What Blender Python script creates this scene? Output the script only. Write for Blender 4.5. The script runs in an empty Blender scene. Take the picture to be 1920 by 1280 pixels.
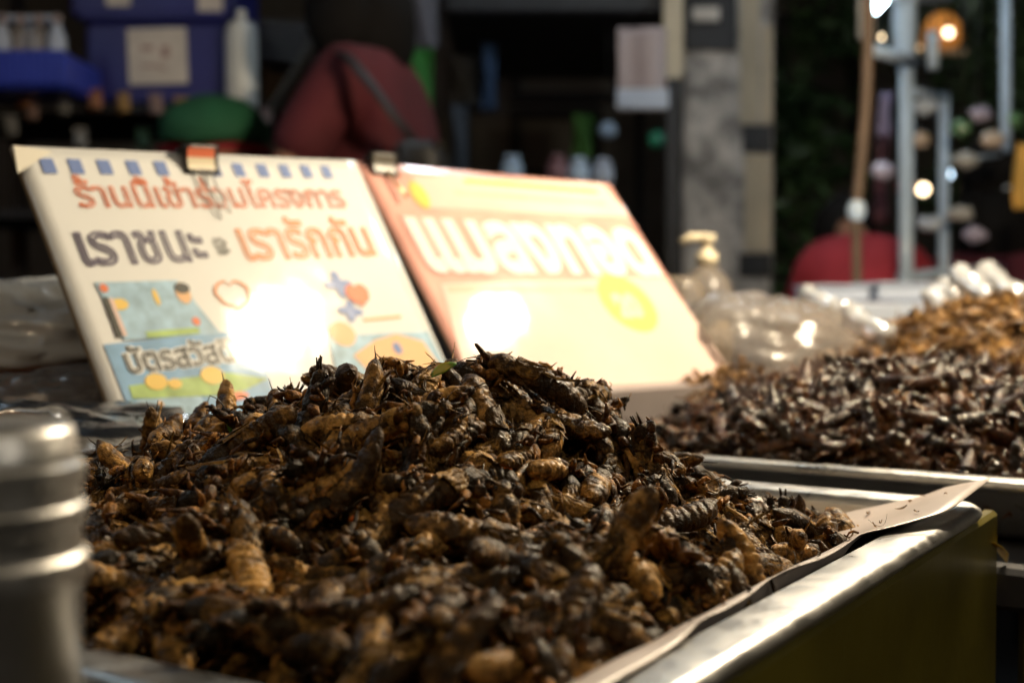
import bpy, math, random
import numpy as np
from mathutils import Vector, Matrix, Euler, noise
random.seed(7)
scene = bpy.context.scene
COL = scene.collection
R = math.radians
HZ = 0.94                       # height of the lens above the street
F = 2358.0
PIT = math.atan(77 / F)

# ------------------------------------------------------------------ camera
cam = bpy.data.cameras.new('camera')
camo = bpy.data.objects.new('camera', cam)
COL.objects.link(camo)
camo.location = (0, 0, HZ)
camo.rotation_euler = (math.pi / 2 - PIT, 0, 0)
cam.sensor_width = 36
cam.lens = 36 * F / 1920
cam.clip_start = 0.02
cam.clip_end = 200
cam.dof.use_dof = True
cam.dof.focus_distance = 0.515
cam.dof.aperture_fstop = 7.4
scene.camera = camo

# ------------------------------------------------------------------ sky and exposure
world = bpy.data.worlds.new("World")
scene.world = world
world.use_nodes = True
wn = world.node_tree
sky = wn.nodes.new('ShaderNodeTexSky')
sky.sky_type = 'NISHITA'
sky.sun_disc = False
sky.sun_elevation = R(1.0)
sky.sun_rotation = R(200)
wn.links.new(sky.outputs[0], wn.nodes['Background'].inputs[0])
wn.nodes['Background'].inputs[1].default_value = 0.02
scene.view_settings.view_transform = 'Standard'
scene.view_settings.look = 'None'
scene.view_settings.exposure = 0
scene.view_settings.gamma = 1
scene.view_settings.use_curve_mapping = False
scene.render.engine = 'CYCLES'
scene.cycles.use_denoising = True
scene.cycles.max_bounces = 6
scene.cycles.sample_clamp_indirect = 4
scene.cycles.caustics_reflective = False
scene.cycles.caustics_refractive = False
LAMP_POS = Vector((0.525, 1.054, HZ + 0.583))      # the bulb hanging over the stall
LAMP_POWER = 48.0
BULB_R = 0.034


# ------------------------------------------------------------------ helpers
def W(px, py, Y):
    """the place at level distance Y that the photograph shows at px, py (1920 wide)"""
    x = (px - 960) / F
    z = -(py - 640) / F
    c, s = math.cos(PIT), math.sin(PIT)
    y2, z2 = c + s * z, -s + c * z
    return Vector((x * Y / y2, Y, HZ + z2 * Y / y2))


def mat(name, col, rough=0.5, metal=0.0, emit=None, estr=0.0, trans=0.0, noise_amt=0.0, noise_scale=20.0, bump=0.0,
        bump_scale=60.0, coat=0.0, alpha=1.0, spec=0.5, stretch=None, sss=0.0):
    m = bpy.data.materials.new(name)
    m.use_nodes = True
    nt = m.node_tree
    b = nt.nodes['Principled BSDF']
    b.inputs['Base Color'].default_value = (*col, 1)
    b.inputs['Roughness'].default_value = rough
    b.inputs['Metallic'].default_value = metal
    b.inputs['Transmission Weight'].default_value = trans
    b.inputs['Coat Weight'].default_value = coat
    b.inputs['Alpha'].default_value = alpha
    b.inputs['Specular IOR Level'].default_value = spec
    if sss:
        b.inputs['Subsurface Weight'].default_value = sss
        b.inputs['Subsurface Scale'].default_value = 0.01
    if emit:
        b.inputs['Emission Color'].default_value = (*emit, 1)
        b.inputs['Emission Strength'].default_value = estr
    tc = nt.nodes.new('ShaderNodeTexCoord')
    src = tc.outputs['Object']
    if stretch:
        mp = nt.nodes.new('ShaderNodeMapping')
        mp.inputs['Scale'].default_value = stretch
        nt.links.new(src, mp.inputs[0])
        src = mp.outputs[0]
    if noise_amt:
        n = nt.nodes.new('ShaderNodeTexNoise')
        n.inputs['Scale'].default_value = noise_scale
        n.inputs['Detail'].default_value = 6
        nt.links.new(src, n.inputs['Vector'])
        mr = nt.nodes.new('ShaderNodeMapRange')
        mr.inputs[1].default_value = 0.3
        mr.inputs[2].default_value = 0.7
        mr.inputs[3].default_value = 1 - noise_amt
        mr.inputs[4].default_value = 1 + noise_amt
        nt.links.new(n.outputs['Fac'], mr.inputs[0])
        mx = nt.nodes.new('ShaderNodeVectorMath')
        mx.operation = 'SCALE'
        mx.inputs[0].default_value = col
        nt.links.new(mr.outputs[0], mx.inputs['Scale'])
        nt.links.new(mx.outputs[0], b.inputs['Base Color'])
    if bump:
        n2 = nt.nodes.new('ShaderNodeTexNoise')
        n2.inputs['Scale'].default_value = bump_scale
        n2.inputs['Detail'].default_value = 5
        nt.links.new(src, n2.inputs['Vector'])
        bp = nt.nodes.new('ShaderNodeBump')
        bp.inputs['Strength'].default_value = bump
        bp.inputs['Distance'].default_value = 0.002
        nt.links.new(n2.outputs['Fac'], bp.inputs['Height'])
        nt.links.new(bp.outputs[0], b.inputs['Normal'])
    return m


class MB:
    def __init__(s):
        s.v = []
        s.f = []
        s.mi = []
        s.cur = 0

    def add(s, vs, fs):
        o = len(s.v)
        s.v += [tuple(v) for v in vs]
        s.f += [tuple(i + o for i in f) for f in fs]
        s.mi += [s.cur] * len(fs)

    def box(s, c, d, M=None, bev=0.0):
        x, y, z = d[0] / 2, d[1] / 2, d[2] / 2
        if bev <= 0:
            vs = [Vector((a * x, b * y, e * z)) for a in (-1, 1) for b in (-1, 1) for e in (-1, 1)]
            fs = [(0, 1, 3, 2), (4, 6, 7, 5), (0, 4, 5, 1), (2, 3, 7, 6), (0, 2, 6, 4), (1, 5, 7, 3)]
        else:
            vs, fs = [], []
            idx = {}
            for a in (-1, 1):
                for b in (-1, 1):
                    for e in (-1, 1):
                        for k in range(3):
                            q = [a * (x - bev), b * (y - bev), e * (z - bev)]
                            q[k] = (a * x, b * y, e * z)[k]
                            idx[(a, b, e, k)] = len(vs)
                            vs.append(Vector(q))
            I = lambda a, b, e, k: idx[(a, b, e, k)]
            for a in (-1, 1):
                fs.append((I(a, -1, -1, 0), I(a, 1, -1, 0), I(a, 1, 1, 0), I(a, -1, 1, 0)))
                fs.append((I(-1, a, -1, 1), I(1, a, -1, 1), I(1, a, 1, 1), I(-1, a, 1, 1)))
                fs.append((I(-1, -1, a, 2), I(1, -1, a, 2), I(1, 1, a, 2), I(-1, 1, a, 2)))
                for e in (-1, 1):
                    fs.append((I(a, e, -1, 0), I(a, e, 1, 0), I(a, e, 1, 1), I(a, e, -1, 1)))
                    fs.append((I(a, -1, e, 0), I(a, 1, e, 0), I(a, 1, e, 2), I(a, -1, e, 2)))
                    fs.append((I(-1, a, e, 1), I(1, a, e, 1), I(1, a, e, 2), I(-1, a, e, 2)))
            for a in (-1, 1):
                for b in (-1, 1):
                    for e in (-1, 1):
                        fs.append((I(a, b, e, 0), I(a, b, e, 1), I(a, b, e, 2)))
        c = Vector(c)
        if M is None:
            vs = [v + c for v in vs]
        else:
            vs = [M @ v + c for v in vs]
        s.add(vs, fs)

    def tube(s, pts, rad, n=10, flat=1.0, cap=True, nz=0.0, seed=0.0, up=None):
        pts = [Vector(p) for p in pts]
        k = len(pts)
        if not hasattr(rad, '__len__'):
            rad = [rad] * k
        vs, fs = [], []
        t0 = (pts[1] - pts[0]).normalized()
        u = Vector(up) if up else (Vector((0, 0, 1)) if abs(t0.z) < .9 else Vector((1, 0, 0)))
        for i, p in enumerate(pts):
            t = (pts[min(i + 1, k - 1)] - pts[max(i - 1, 0)])
            t = t.normalized() if t.length > 1e-9 else t0
            w = t.cross(u)
            if w.length < 1e-6:
                w = t.orthogonal()
            w.normalize()
            u = w.cross(t).normalized()
            for j in range(n):
                a = 2 * math.pi * j / n
                r = rad[i]
                if nz:
                    r *= 1 + nz * noise.noise(Vector((math.cos(a) * 1.7, math.sin(a) * 1.7, i * .45 + seed)))
                vs.append(p + w * (math.cos(a) * r) + u * (math.sin(a) * r * flat))
        for i in range(k - 1):
            for j in range(n):
                a = i * n + j
                b = i * n + (j + 1) % n
                fs.append((a, b, b + n, a + n))
        if cap:
            fs.append(tuple(range(n - 1, -1, -1)))
            fs.append(tuple(range((k - 1) * n, k * n)))
        s.add(vs, fs)

    def cyl(s, a, b, r, n=24, r2=None):
        s.tube([a, b], [r, r if r2 is None else r2], n)

    def lathe(s, c, prof, n=32, axis=None):
        c = Vector(c)
        vs, fs = [], []
        for (r, z) in prof:
            for j in range(n):
                a = 2 * math.pi * j / n
                vs.append(c + Vector((r * math.cos(a), r * math.sin(a), z)))
        for i in range(len(prof) - 1):
            for j in range(n):
                a, b = i * n + j, i * n + (j + 1) % n
                fs.append((a, b, b + n, a + n))
        fs.append(tuple(range(n - 1, -1, -1)))
        fs.append(tuple(range((len(prof) - 1) * n, len(prof) * n)))
        s.add(vs, fs)

    def ball(s, c, r, n=16, m=10, nz=0.0, nf=1.5, seed=0.0, M=None):
        c = Vector(c)
        if not hasattr(r, '__len__'):
            r = (r, r, r)
        vs, fs = [], []
        for i in range(m + 1):
            th = math.pi * i / m
            for j in range(n):
                ph = 2 * math.pi * j / n
                d = Vector((math.cos(th), math.sin(th) * math.cos(ph), math.sin(th) * math.sin(ph)))
                k = 1 + (nz * noise.noise(d * nf + Vector((seed, seed * 1.3, 0))) if nz else 0)
                q = Vector((d.x * r[0], d.y * r[1], d.z * r[2])) * k
                vs.append(c + (M @ q if M is not None else q))
        for i in range(m):
            for j in range(n):
                a, b = i * n + j, i * n + (j + 1) % n
                fs.append((a, b, b + n, a + n))
        s.add(vs, fs)

    def sheet(s, fn, nu, nv):
        vs = [fn(i / nu, j / nv) for i in range(nu + 1) for j in range(nv + 1)]
        fs = [(i * (nv + 1) + j, (i + 1) * (nv + 1) + j, (i + 1) * (nv + 1) + j + 1, i * (nv + 1) + j + 1)
              for i in range(nu) for j in range(nv)]
        s.add(vs, fs)

    def mesh(s, name, mats, smooth=True):
        me = bpy.data.meshes.new(name)
        me.from_pydata([tuple(v) for v in s.v], [], s.f)
        for m in (mats if isinstance(mats, (list, tuple)) else [mats]):
            me.materials.append(m)
        if any(s.mi):
            me.polygons.foreach_set('material_index', s.mi)
        if smooth:
            me.polygons.foreach_set('use_smooth', [True] * len(me.polygons))
        me.update()
        return me

    def build(s, name, mats, parent=None, smooth=True, angle=None):
        me = s.mesh(name, mats, smooth)
        o = link(name, me, parent)
        if smooth and angle is not None:
            try:
                me.set_sharp_from_angle(angle=R(angle))
            except Exception:
                pass
        return o


def link(name, data, parent=None):
    o = bpy.data.objects.new(name, data)
    COL.objects.link(o)
    if parent is not None:
        o.parent = parent
    return o


def tag(o, label=None, cat=None, group=None, kind=None):
    if label: o['label'] = label
    if cat: o['category'] = cat
    if group: o['group'] = group
    if kind: o['kind'] = kind
    return o


def empty(name, loc=(0, 0, 0), rz=0, label=None, cat=None, group=None, M=None):
    o = bpy.data.objects.new(name, None)
    COL.objects.link(o)
    if M is not None:
        o.matrix_world = M
    else:
        o.location = loc
        o.rotation_euler = (0, 0, rz)
    o.empty_display_size = .02
    return tag(o, label, cat, group)


def solid(o, t, off=0):
    m = o.modifiers.new('thick', 'SOLIDIFY')
    m.thickness = t
    m.offset = off
    return o


def frame(o, x, y):
    """matrix with origin o, x axis along x, y axis near y"""
    x = Vector(x).normalized()
    z = x.cross(Vector(y)).normalized()
    y = z.cross(x)
    M = Matrix((x, y, z)).transposed().to_4x4()
    M.translation = o
    return M


def worn(m, scale=30, lo=.26, hi=.52):
    nt = m.node_tree; b = nt.nodes['Principled BSDF']
    tc = nt.nodes.new('ShaderNodeTexCoord'); n = nt.nodes.new('ShaderNodeTexNoise')
    n.inputs['Scale'].default_value = scale; n.inputs['Detail'].default_value = 8; n.inputs['Roughness'].default_value = .7; n.inputs['Distortion'].default_value = 1.5
    mr = nt.nodes.new('ShaderNodeMapRange'); mr.inputs[1].default_value = .35; mr.inputs[2].default_value = .65; mr.inputs[3].default_value = lo; mr.inputs[4].default_value = hi
    nt.links.new(tc.outputs['Object'], n.inputs[0]); nt.links.new(n.outputs[0], mr.inputs[0]); nt.links.new(mr.outputs[0], b.inputs['Roughness'])
    return m


# ------------------------------------------------------------------ materials of the setting
M_asph = mat('asphalt', (0.045, 0.045, 0.047), .85, noise_amt=.3, noise_scale=3, bump=.4, bump_scale=200)
M_wall = mat('old render', (0.17, 0.175, 0.165), .85, noise_amt=.4, noise_scale=1.6, bump=.3)
M_conc = None
M_dark = mat('dark paint', (0.012, 0.013, 0.018), .6, noise_amt=.3)
M_steel = mat('brushed steel', (0.62, 0.61, 0.59), .42, 1.0, noise_amt=.10, noise_scale=9, bump=.10, bump_scale=900, stretch=(1, .08, 1))
worn(M_steel)
M_steel2 = mat('dull steel', (0.5, 0.5, 0.49), .38, 1.0, noise_amt=.15, noise_scale=30, bump=.1, bump_scale=300)
M_galv = mat('blue-cast tube', (0.55, 0.68, 0.84), .22, noise_amt=.1)  # pale tube, the bluish cast of the fluorescents mixed into its colour
M_blue = mat('blue plastic', (0.016, 0.018, 0.16), .45, noise_amt=.15, noise_scale=4)
M_blue2 = mat('bright blue plastic', (0.02, 0.045, 0.42), .4, noise_amt=.15, noise_scale=4)
M_white = mat('white plastic', (0.72, 0.74, 0.73), .4, noise_amt=.06)
M_foam = mat('white foam', (0.46, 0.52, 0.64), .7, noise_amt=.06)
M_paper = mat('paper', (0.66, 0.62, 0.58), .7, noise_amt=.12, noise_scale=12)
M_black = mat('black', (0.012, 0.011, 0.011), .5)
M_red = mat('dark red cloth', (0.105, 0.013, 0.019), .85, noise_amt=.25, noise_scale=8, bump=.5, bump_scale=30)
M_red2 = mat('maroon cloth', (0.085, 0.008, 0.016), .85, noise_amt=.25, noise_scale=8, bump=.5, bump_scale=30)
M_redb = mat('crimson cloth', (0.36, 0.024, 0.036), .85, noise_amt=.2, noise_scale=8, bump=.5, bump_scale=30)
M_green = mat('green cloth', (0.018, 0.115, 0.05), .8, noise_amt=.2, noise_scale=12, bump=.4)
M_greenb = mat('green banner', (0.02, 0.16, 0.02), .7, noise_amt=.2)
M_skin = mat('skin', (0.36, 0.17, 0.10), .55, noise_amt=.1, sss=.1)
M_hair = mat('black hair', (0.008, 0.007, 0.007), .8, spec=.15)
M_jean = mat('dark trousers', (0.02, 0.022, 0.03), .8)
M_tan = mat('tan board', (0.54, 0.46, 0.34), .8, noise_amt=.2, noise_scale=5)
M_olive = mat('olive plastic sheet', (0.165, 0.135, 0.02), .33, noise_amt=.25, noise_scale=14, bump=.35, bump_scale=25, spec=.4)
M_yel = mat('yellow paint', (0.75, 0.48, 0.03), .5)
M_wood = mat('pale wood', (0.45, 0.33, 0.2), .7, noise_amt=.2)
M_bam = mat('bamboo', (0.12, 0.078, 0.052), .6, noise_amt=.25, noise_scale=12)
M_tube = mat('fluorescent tube', (1, 1, 1), .5, emit=(.72, .92, 1.0), estr=24)
M_bulbw = mat('warm bulb', (1, 1, 1), .5, emit=(1, .76, .46), estr=7)
M_bulbc = mat('cool bulb', (1, 1, 1), .5, emit=(.62, .82, 1.0), estr=6)
M_bulbo = mat('orange bulb', (1, 1, 1), .5, emit=(1, .6, .25), estr=1.2)
M_leafg = mat('leaf', (0.05, 0.10, 0.035), .5, noise_amt=.4)
M_bark = mat('bark', (0.10, 0.075, 0.05), .9, noise_amt=.3, bump=.6)


def film(name, tint=(1, 1, 1), haze=.35, rough=.12, amount=.5):
    """thin clear plastic: partly see-through, partly milky, glossy"""
    m = bpy.data.materials.new(name)
    m.use_nodes = True
    nt = m.node_tree
    nt.nodes.clear()
    out = nt.nodes.new('ShaderNodeOutputMaterial')
    tr = nt.nodes.new('ShaderNodeBsdfTransparent')
    df = nt.nodes.new('ShaderNodeBsdfDiffuse')
    df.inputs[0].default_value = (*[.8 * t for t in tint], 1)
    gl = nt.nodes.new('ShaderNodeBsdfGlossy')
    gl.inputs['Roughness'].default_value = rough
    m1 = nt.nodes.new('ShaderNodeMixShader')
    m1.inputs[0].default_value = haze
    m2 = nt.nodes.new('ShaderNodeMixShader')
    fr = nt.nodes.new('ShaderNodeLayerWeight')
    fr.inputs[0].default_value = .25
    mm = nt.nodes.new('ShaderNodeMath')
    mm.operation = 'MULTIPLY'
    mm.inputs[1].default_value = amount
    nt.links.new(fr.outputs['Fresnel'], mm.inputs[0])
    nt.links.new(tr.outputs[0], m1.inputs[1])
    nt.links.new(df.outputs[0], m1.inputs[2])
    nt.links.new(m1.outputs[0], m2.inputs[1])
    nt.links.new(gl.outputs[0], m2.inputs[2])
    nt.links.new(mm.outputs[0], m2.inputs[0])
    nt.links.new(m2.outputs[0], out.inputs[0])
    return m


M_film = film('clear plastic film', haze=.20, tint=(.85, .76, .70), rough=.20, amount=.9)
M_milky = mat('milky plastic', (.74, .78, .82), .18, coat=.6, trans=.15, bump=.3, bump_scale=40)


# ------------------------------------------------------------------ ground and far buildings
mb = MB()
mb.add([(-60, -20, 0), (60, -20, 0), (60, 100, 0), (-60, 100, 0)], [(0, 1, 2, 3)])
tag(mb.build('street', M_asph, smooth=False), kind='structure')

# building across the street
bld = empty('shop_building', (0.5, 7.6, 0), label='dark shop building closing the street behind the pole', cat='building')
mb = MB()
mb.box((0, 1.0, 3), (14, 1.6, 6))
mb.build('wall', M_wall, bld, smooth=False)
M_glassd = mat('dark glass', (0.02, 0.022, 0.022), .15)
M_pan = mat('grey panel', (0.16, 0.165, 0.15), .6, noise_amt=.2, noise_scale=3)
for k, (px0, px1, py0, py1) in enumerate([(965, 1160, 105, 185), (1460, 1600, 40, 330), (850, 900, 115, 200), (965, 1120, 215, 330), (480, 640, 60, 200)]):
    a, b = W(px0, py1, 7.78), W(px1, py0, 7.78)
    w, h = b.x - a.x, b.z - a.z
    f = MB()
    cx_, cz_ = (a.x + b.x) / 2 - .5, (a.z + b.z) / 2
    for sx in (-1, 1):
        f.box((cx_ + sx * w / 2, .16, cz_), (.06, .08, h + .06))
    for sz in (-1, 1):
        f.box((cx_, .16, cz_ + sz * h / 2), (w - .06, .08, .06))
    fo = f.build('window', M_dark, bld, smooth=False)
    p = MB()
    p.box((cx_, .185, cz_), (w - .06, .02, h - .06))
    p.build('pane', M_pan if k in (0, 1, 3) else M_glassd, fo, smooth=False)
mb = MB()
mb.box((-.6, -.25, 2.95), (6.0, .9, .12))
for k in range(24):
    mb.box((-.6 - 2.95 + k * .257, -.72, 2.80), (.13, .02, .30))
mb.build('canopy_roof', M_dark, bld, smooth=False)

# dark awning in the middle
aw = empty('awning', W(1045, 100, 4.6), label='black awning hanging between the person in maroon and the concrete pole', cat='awning')
mb = MB()
mb.box((0, 0, .22), (.76, 1.2, .42), bev=.01)
mb.build('canopy', M_dark, aw, smooth=False)
for sx in (-1, 1):
    mb = MB()
    mb.cyl((sx * .35, .5, -3.0 + .9), (sx * .35, .5, .01), .018, 12)
    mb.build('post', M_dark, aw)

# ------------------------------------------------------------------ concrete pole with papers
def conc_mat():
    m = mat('weathered concrete', (0.40, 0.37, 0.34), .9, bump=.8, bump_scale=14)
    nt = m.node_tree
    b = nt.nodes['Principled BSDF']
    tc = nt.nodes.new('ShaderNodeTexCoord')
    n = nt.nodes.new('ShaderNodeTexNoise')
    n.inputs['Scale'].default_value = 9
    n.inputs['Detail'].default_value = 7
    n.inputs['Roughness'].default_value = .7
    nt.links.new(tc.outputs['Object'], n.inputs[0])
    r = nt.nodes.new('ShaderNodeValToRGB')
    r.color_ramp.elements[0].position = .38
    r.color_ramp.elements[0].color = (.20, .19, .185, 1)
    r.color_ramp.elements[1].position = .62
    r.color_ramp.elements[1].color = (.66, .62, .59, 1)
    nt.links.new(n.outputs[0], r.inputs[0])
    nt.links.new(r.outputs[0], b.inputs['Base Color'])
    return m


M_conc = conc_mat()
PY = 4.2
pc = W(1363, 600, PY)
pole = empty('concrete_pole', (pc.x, PY + .12, 0), label='square grey concrete utility pole covered with torn papers', cat='pole')
hw = (1447 - 1280) / F * PY / 2
mb = MB()
mb.box((0, 0, 3), (hw * 2, hw * 2, 6.0), bev=.02)
mb.build('shaft', M_conc, pole, smooth=False)


def on_pole(name, px0, py0, px1, py1, m, lab=None, t=.006):
    a, b = W(px0, py1, PY - .03), W(px1, py0, PY - .03)
    mb = MB()
    mb.box(((a.x + b.x) / 2 - pc.x, -hw - t / 2 - .001, (a.z + b.z) / 2), (b.x - a.x, t, b.z - a.z))
    o = mb.build(name, m, pole, smooth=False)
    if lab: o['label'] = lab
    return o


on_pole('paper_notice', 1387, -260, 1425, 232, M_tan, 'long tan paper strip on the pole')
on_pole('paper_notice', 1427, 50, 1447, 232, M_tan)
on_pole('dark_band', 1282, -20, 1380, 96, M_dark, 'dark metal band round the pole', .02)
on_pole('small_plate', 1296, 20, 1345, 44, M_paper, 'small grey plate on the dark band', .045)
on_pole('paper_notice', 1395, 290, 1446, 470, M_tan, 'lower tan notice on the pole')
on_pole('dark_band', 1392, 236, 1446, 286, M_dark, None, .01)
on_pole('dark_notice', 1385, 475, 1446, 520, M_dark)

# tan narrow board to its left
a, b = W(1243, 148, 3.9), W(1281, -300, 3.9)
bo = empty('narrow_board', ((a.x + b.x) / 2, 3.9, 0), label='narrow tan upright board beside the concrete pole on a dark foot', cat='board')
mb = MB(); mb.box((0, 0, (a.z + b.z) / 2), (b.x - a.x, .03, b.z - a.z)); mb.build('board', M_tan, bo, smooth=False)
mb = MB(); mb.box((0, .0, a.z / 2), (.04, .04, a.z - .004)); mb.build('foot_post', M_dark, bo, smooth=False)

# ------------------------------------------------------------------ hanging greyish pink sheet with bright lower edge
a, b = W(1158, 208, 3.5), W(1250, 52, 3.5)
sh = empty('hanging_sheet', ((a.x + b.x) / 2, 3.5, a.z), label='pinkish grey sheet of paper hanging left of the concrete pole', cat='sheet')
M_pink = mat('pinkish paper', (0.36, 0.29, 0.29), .5, noise_amt=.12, noise_scale=6)
mb = MB()
mb.sheet(lambda u, v: Vector(((u - .5) * (b.x - a.x), .01 * math.sin(u * 7), v * (b.z - a.z))), 10, 10)
solid(mb.build('paper', M_pink, sh), .003)
mb = MB(); mb.box((0, -.012, .03), (b.x - a.x + .01, .012, .055), bev=.004); mb.build('pale_edge', M_foam, sh, smooth=False)  # pale strip along the lower edge of the sheet
mb = MB(); mb.cyl((-.03, 0, b.z - a.z), (-.03, 0, b.z - a.z + .6), .002, 6); mb.cyl((.03, 0, b.z - a.z), (.03, 0, b.z - a.z + .6), .002, 6)
mb.build('string', M_black, sh)

# ------------------------------------------------------------------ people
def skin_mesh(name, joints, edges, m, parent=None, sub=2):
    """joints: list of (x,y,z,r) or (x,y,z,rx,ry)"""
    me = bpy.data.meshes.new(name)
    me.from_pydata([j[:3] for j in joints], edges, [])
    o = bpy.data.objects.new(name, me)
    COL.objects.link(o)
    o.modifiers.new('skin', 'SKIN').use_smooth_shade = True
    sv = me.skin_vertices[0].data if len(me.skin_vertices) else None
    if sv is None:
        return o
    for i, j in enumerate(joints):
        sv[i].radius = (j[3], j[4] if len(j) > 4 else j[3])
        sv[i].use_root = (i == 0)
    s = o.modifiers.new('sub', 'SUBSURF')
    s.levels = sub
    s.render_levels = sub
    dg = bpy.context.evaluated_depsgraph_get()
    nm = bpy.data.meshes.new_from_object(o.evaluated_get(dg))
    nm.name = name
    nm.materials.clear()
    nm.materials.append(m)
    nm.polygons.foreach_set('use_smooth', [True] * len(nm.polygons))
    bpy.data.objects.remove(o)
    return link(name, nm, parent) if parent is not None else link(name, nm)


def person(loc, rz, label, shirt_mat, lean=0.0, seated=False, arm_fwd=0.6, group=None, scale=1.0, hair=True, long_hair=False, curve=0.0, bow=0.0):
    """a standing or seated adult facing local -Y; the body is one surface, clothes and hair are children"""
    hipz = .50 if seated else .90
    top = Vector((0, -math.sin(lean), math.cos(lean)))      # spine direction
    hip = Vector((0, 0, hipz))
    def sp(t, dy=0):
        return hip + top * t + Vector((0, dy + curve * math.sin(t / .52 * math.pi) * .5, 0))
    chest, neck = sp(.33), sp(.50)
    nk2 = sp(.57) + Vector((0, -.01, 0))
    fw = Vector((0, -1, 0))
    nk2 += fw * .05 * bow
    hd = nk2 + (top * (.12 - .12 * bow)) + fw * (.03 + .11 * bow)
    J = []; E = []
    def add(p, r, par=None, r2=None):
        J.append((p[0], p[1], p[2], r, r2 if r2 else r))
        if par is not None: E.append((par, len(J) - 1))
        return len(J) - 1
    r0 = add(hip, .155, None, .11)
    w = add(sp(.17), .10, r0, .08)
    c = add(chest, .11, w, .085)
    n = add(neck, .05, c)
    n2 = add(nk2, .052, n)
    h1 = add(nk2 + top * (.06 - .05 * bow) + fw * (.02 + .05 * bow), .075, n2, .085)
    h2 = add(hd, .078, h1, .095)
    add(hd + top * (.07 - .05 * bow) + fw * .05 * bow, .055, h2, .065)
    S = []; SE = []
    def sadd(p, r, par=None, r2=None):
        S.append((p[0], p[1], p[2], r, r2 if r2 else r))
        if par is not None: SE.append((par, len(S) - 1))
        return len(S) - 1
    s0 = sadd(hip + Vector((0, 0, -.03)), .195, None, .165)
    s1 = sadd(sp(.17), .17, s0, .145)
    s2 = sadd(chest, .175, s1, .13)
    if bow > 1: sadd(sp(.36) + Vector((0, .04, .10)), .15, s2, .13)
    s3 = sadd(sp(.47), .10, s2, .09)
    T = []; TE = []
    def tadd(p, r, par=None):
        T.append((p[0], p[1], p[2], r)); 
        if par is not None: TE.append((par, len(T) - 1))
        return len(T) - 1
    t0 = tadd(hip + Vector((0, 0, -.04)), .15)
    for sx in (-1, 1):
        sh_ = sp(.43 if bow <= 1 else .30) + Vector((sx * (.17 if bow <= 1 else .15), 0, 0))
        elb = sh_ + Vector((sx * .05, -.26 * arm_fwd, -.27 * (1.15 - arm_fwd * .5)))
        wr = elb + Vector((-sx * .03, -.22, -.06 + .0 * sx))
        a0 = add(sh_, .052, c); a1 = add(elb, .04, a0); a2 = add((elb + wr) / 2, .034, a1); a3 = add(wr, .025, a2)
        pm = wr + Vector((0, -.07, -.015))
        a4 = add(pm, .034, a3, .016)
        for q, L in zip((-1.5, -.5, .5, 1.5), (.06, .075, .07, .055)):
            k1 = add(pm + Vector((q * .019, -.035, -.005)), .009, a4)
            add(pm + Vector((q * .02, -.035 - L * .8, -.03)), .007, k1)
        k1 = add(wr + Vector((-sx * .035, -.03, 0)), .011, a3)
        add(wr + Vector((-sx * .05, -.07, -.01)), .009, k1)
        b0 = sadd(sh_, .075, s2); b1 = sadd(sh_ * .55 + elb * .45, .068, b0); sadd(sh_ * .25 + elb * .75, .062, b1)
        hp = hip + Vector((sx * .09, 0, -.04))
        if seated:
            kn = hp + Vector((sx * .05, -.42, .0)); an = kn + Vector((0, .02, -.40))
        else:
            kn = hp + Vector((sx * .01, -.02, -.41)); an = kn + Vector((0, .03, -.39))
        l0 = add(hp, .085, r0); l1 = add(kn, .055, l0); l2 = add(an, .035, l1)
        add(Vector((an.x, an.y - .15, .03)), .03, l2)
        u0 = tadd(hp, .105, t0); u1 = tadd(kn, .075, u0); tadd(an + Vector((0, 0, .03)), .06, u1)
    M = Matrix.Translation(Vector(loc)) @ Matrix.Rotation(rz, 4, 'Z') @ Matrix.Scale(scale, 4)
    root = skin_mesh('person', J, E, M_skin)
    root.matrix_world = M
    tag(root, label, 'person', group)
    skin_mesh('shirt', S, SE, shirt_mat, root)
    skin_mesh('trousers', T, TE, M_jean, root)
    if hair:
        mb = MB()
        if long_hair: mb.ball(nk2 + Vector((0, .02, -.02)), (.10, .10, .13), 16, 12, nz=.1, seed=9)
        Mr = Matrix.Rotation(lean, 3, 'X')
        mb.ball(hd + Vector((0, .025, .03)), (.098, .108, .105), 20, 14, nz=.08, seed=3)
        if long_hair:
            mb.ball(hd + Vector((0, .03, -.06)), (.095, .09, .16), 16, 12, nz=.1, seed=5)
        # ears, nose and mouth are part of the face below the hair
        mb.build('hair', M_hair, root)
    for sx in (-1, 1):
        fc = MB(); fc.ball(hd + Vector((sx * .034, -.092, .0)), (.012, .008, .007), 8, 6); fc.build('eye', M_black, root)
    fc = MB()
    fc.ball(hd + Vector((0, -.105, -.03)), (.013, .02, .02), 8, 6)
    fc.build('nose', M_skin, root)
    for sx in (-1, 1):
        fc = MB(); fc.ball(hd + Vector((sx * .082, 0, -.01)), (.012, .018, .03), 8, 6); fc.build('ear', M_skin, root)
    return root, hd, M


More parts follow.
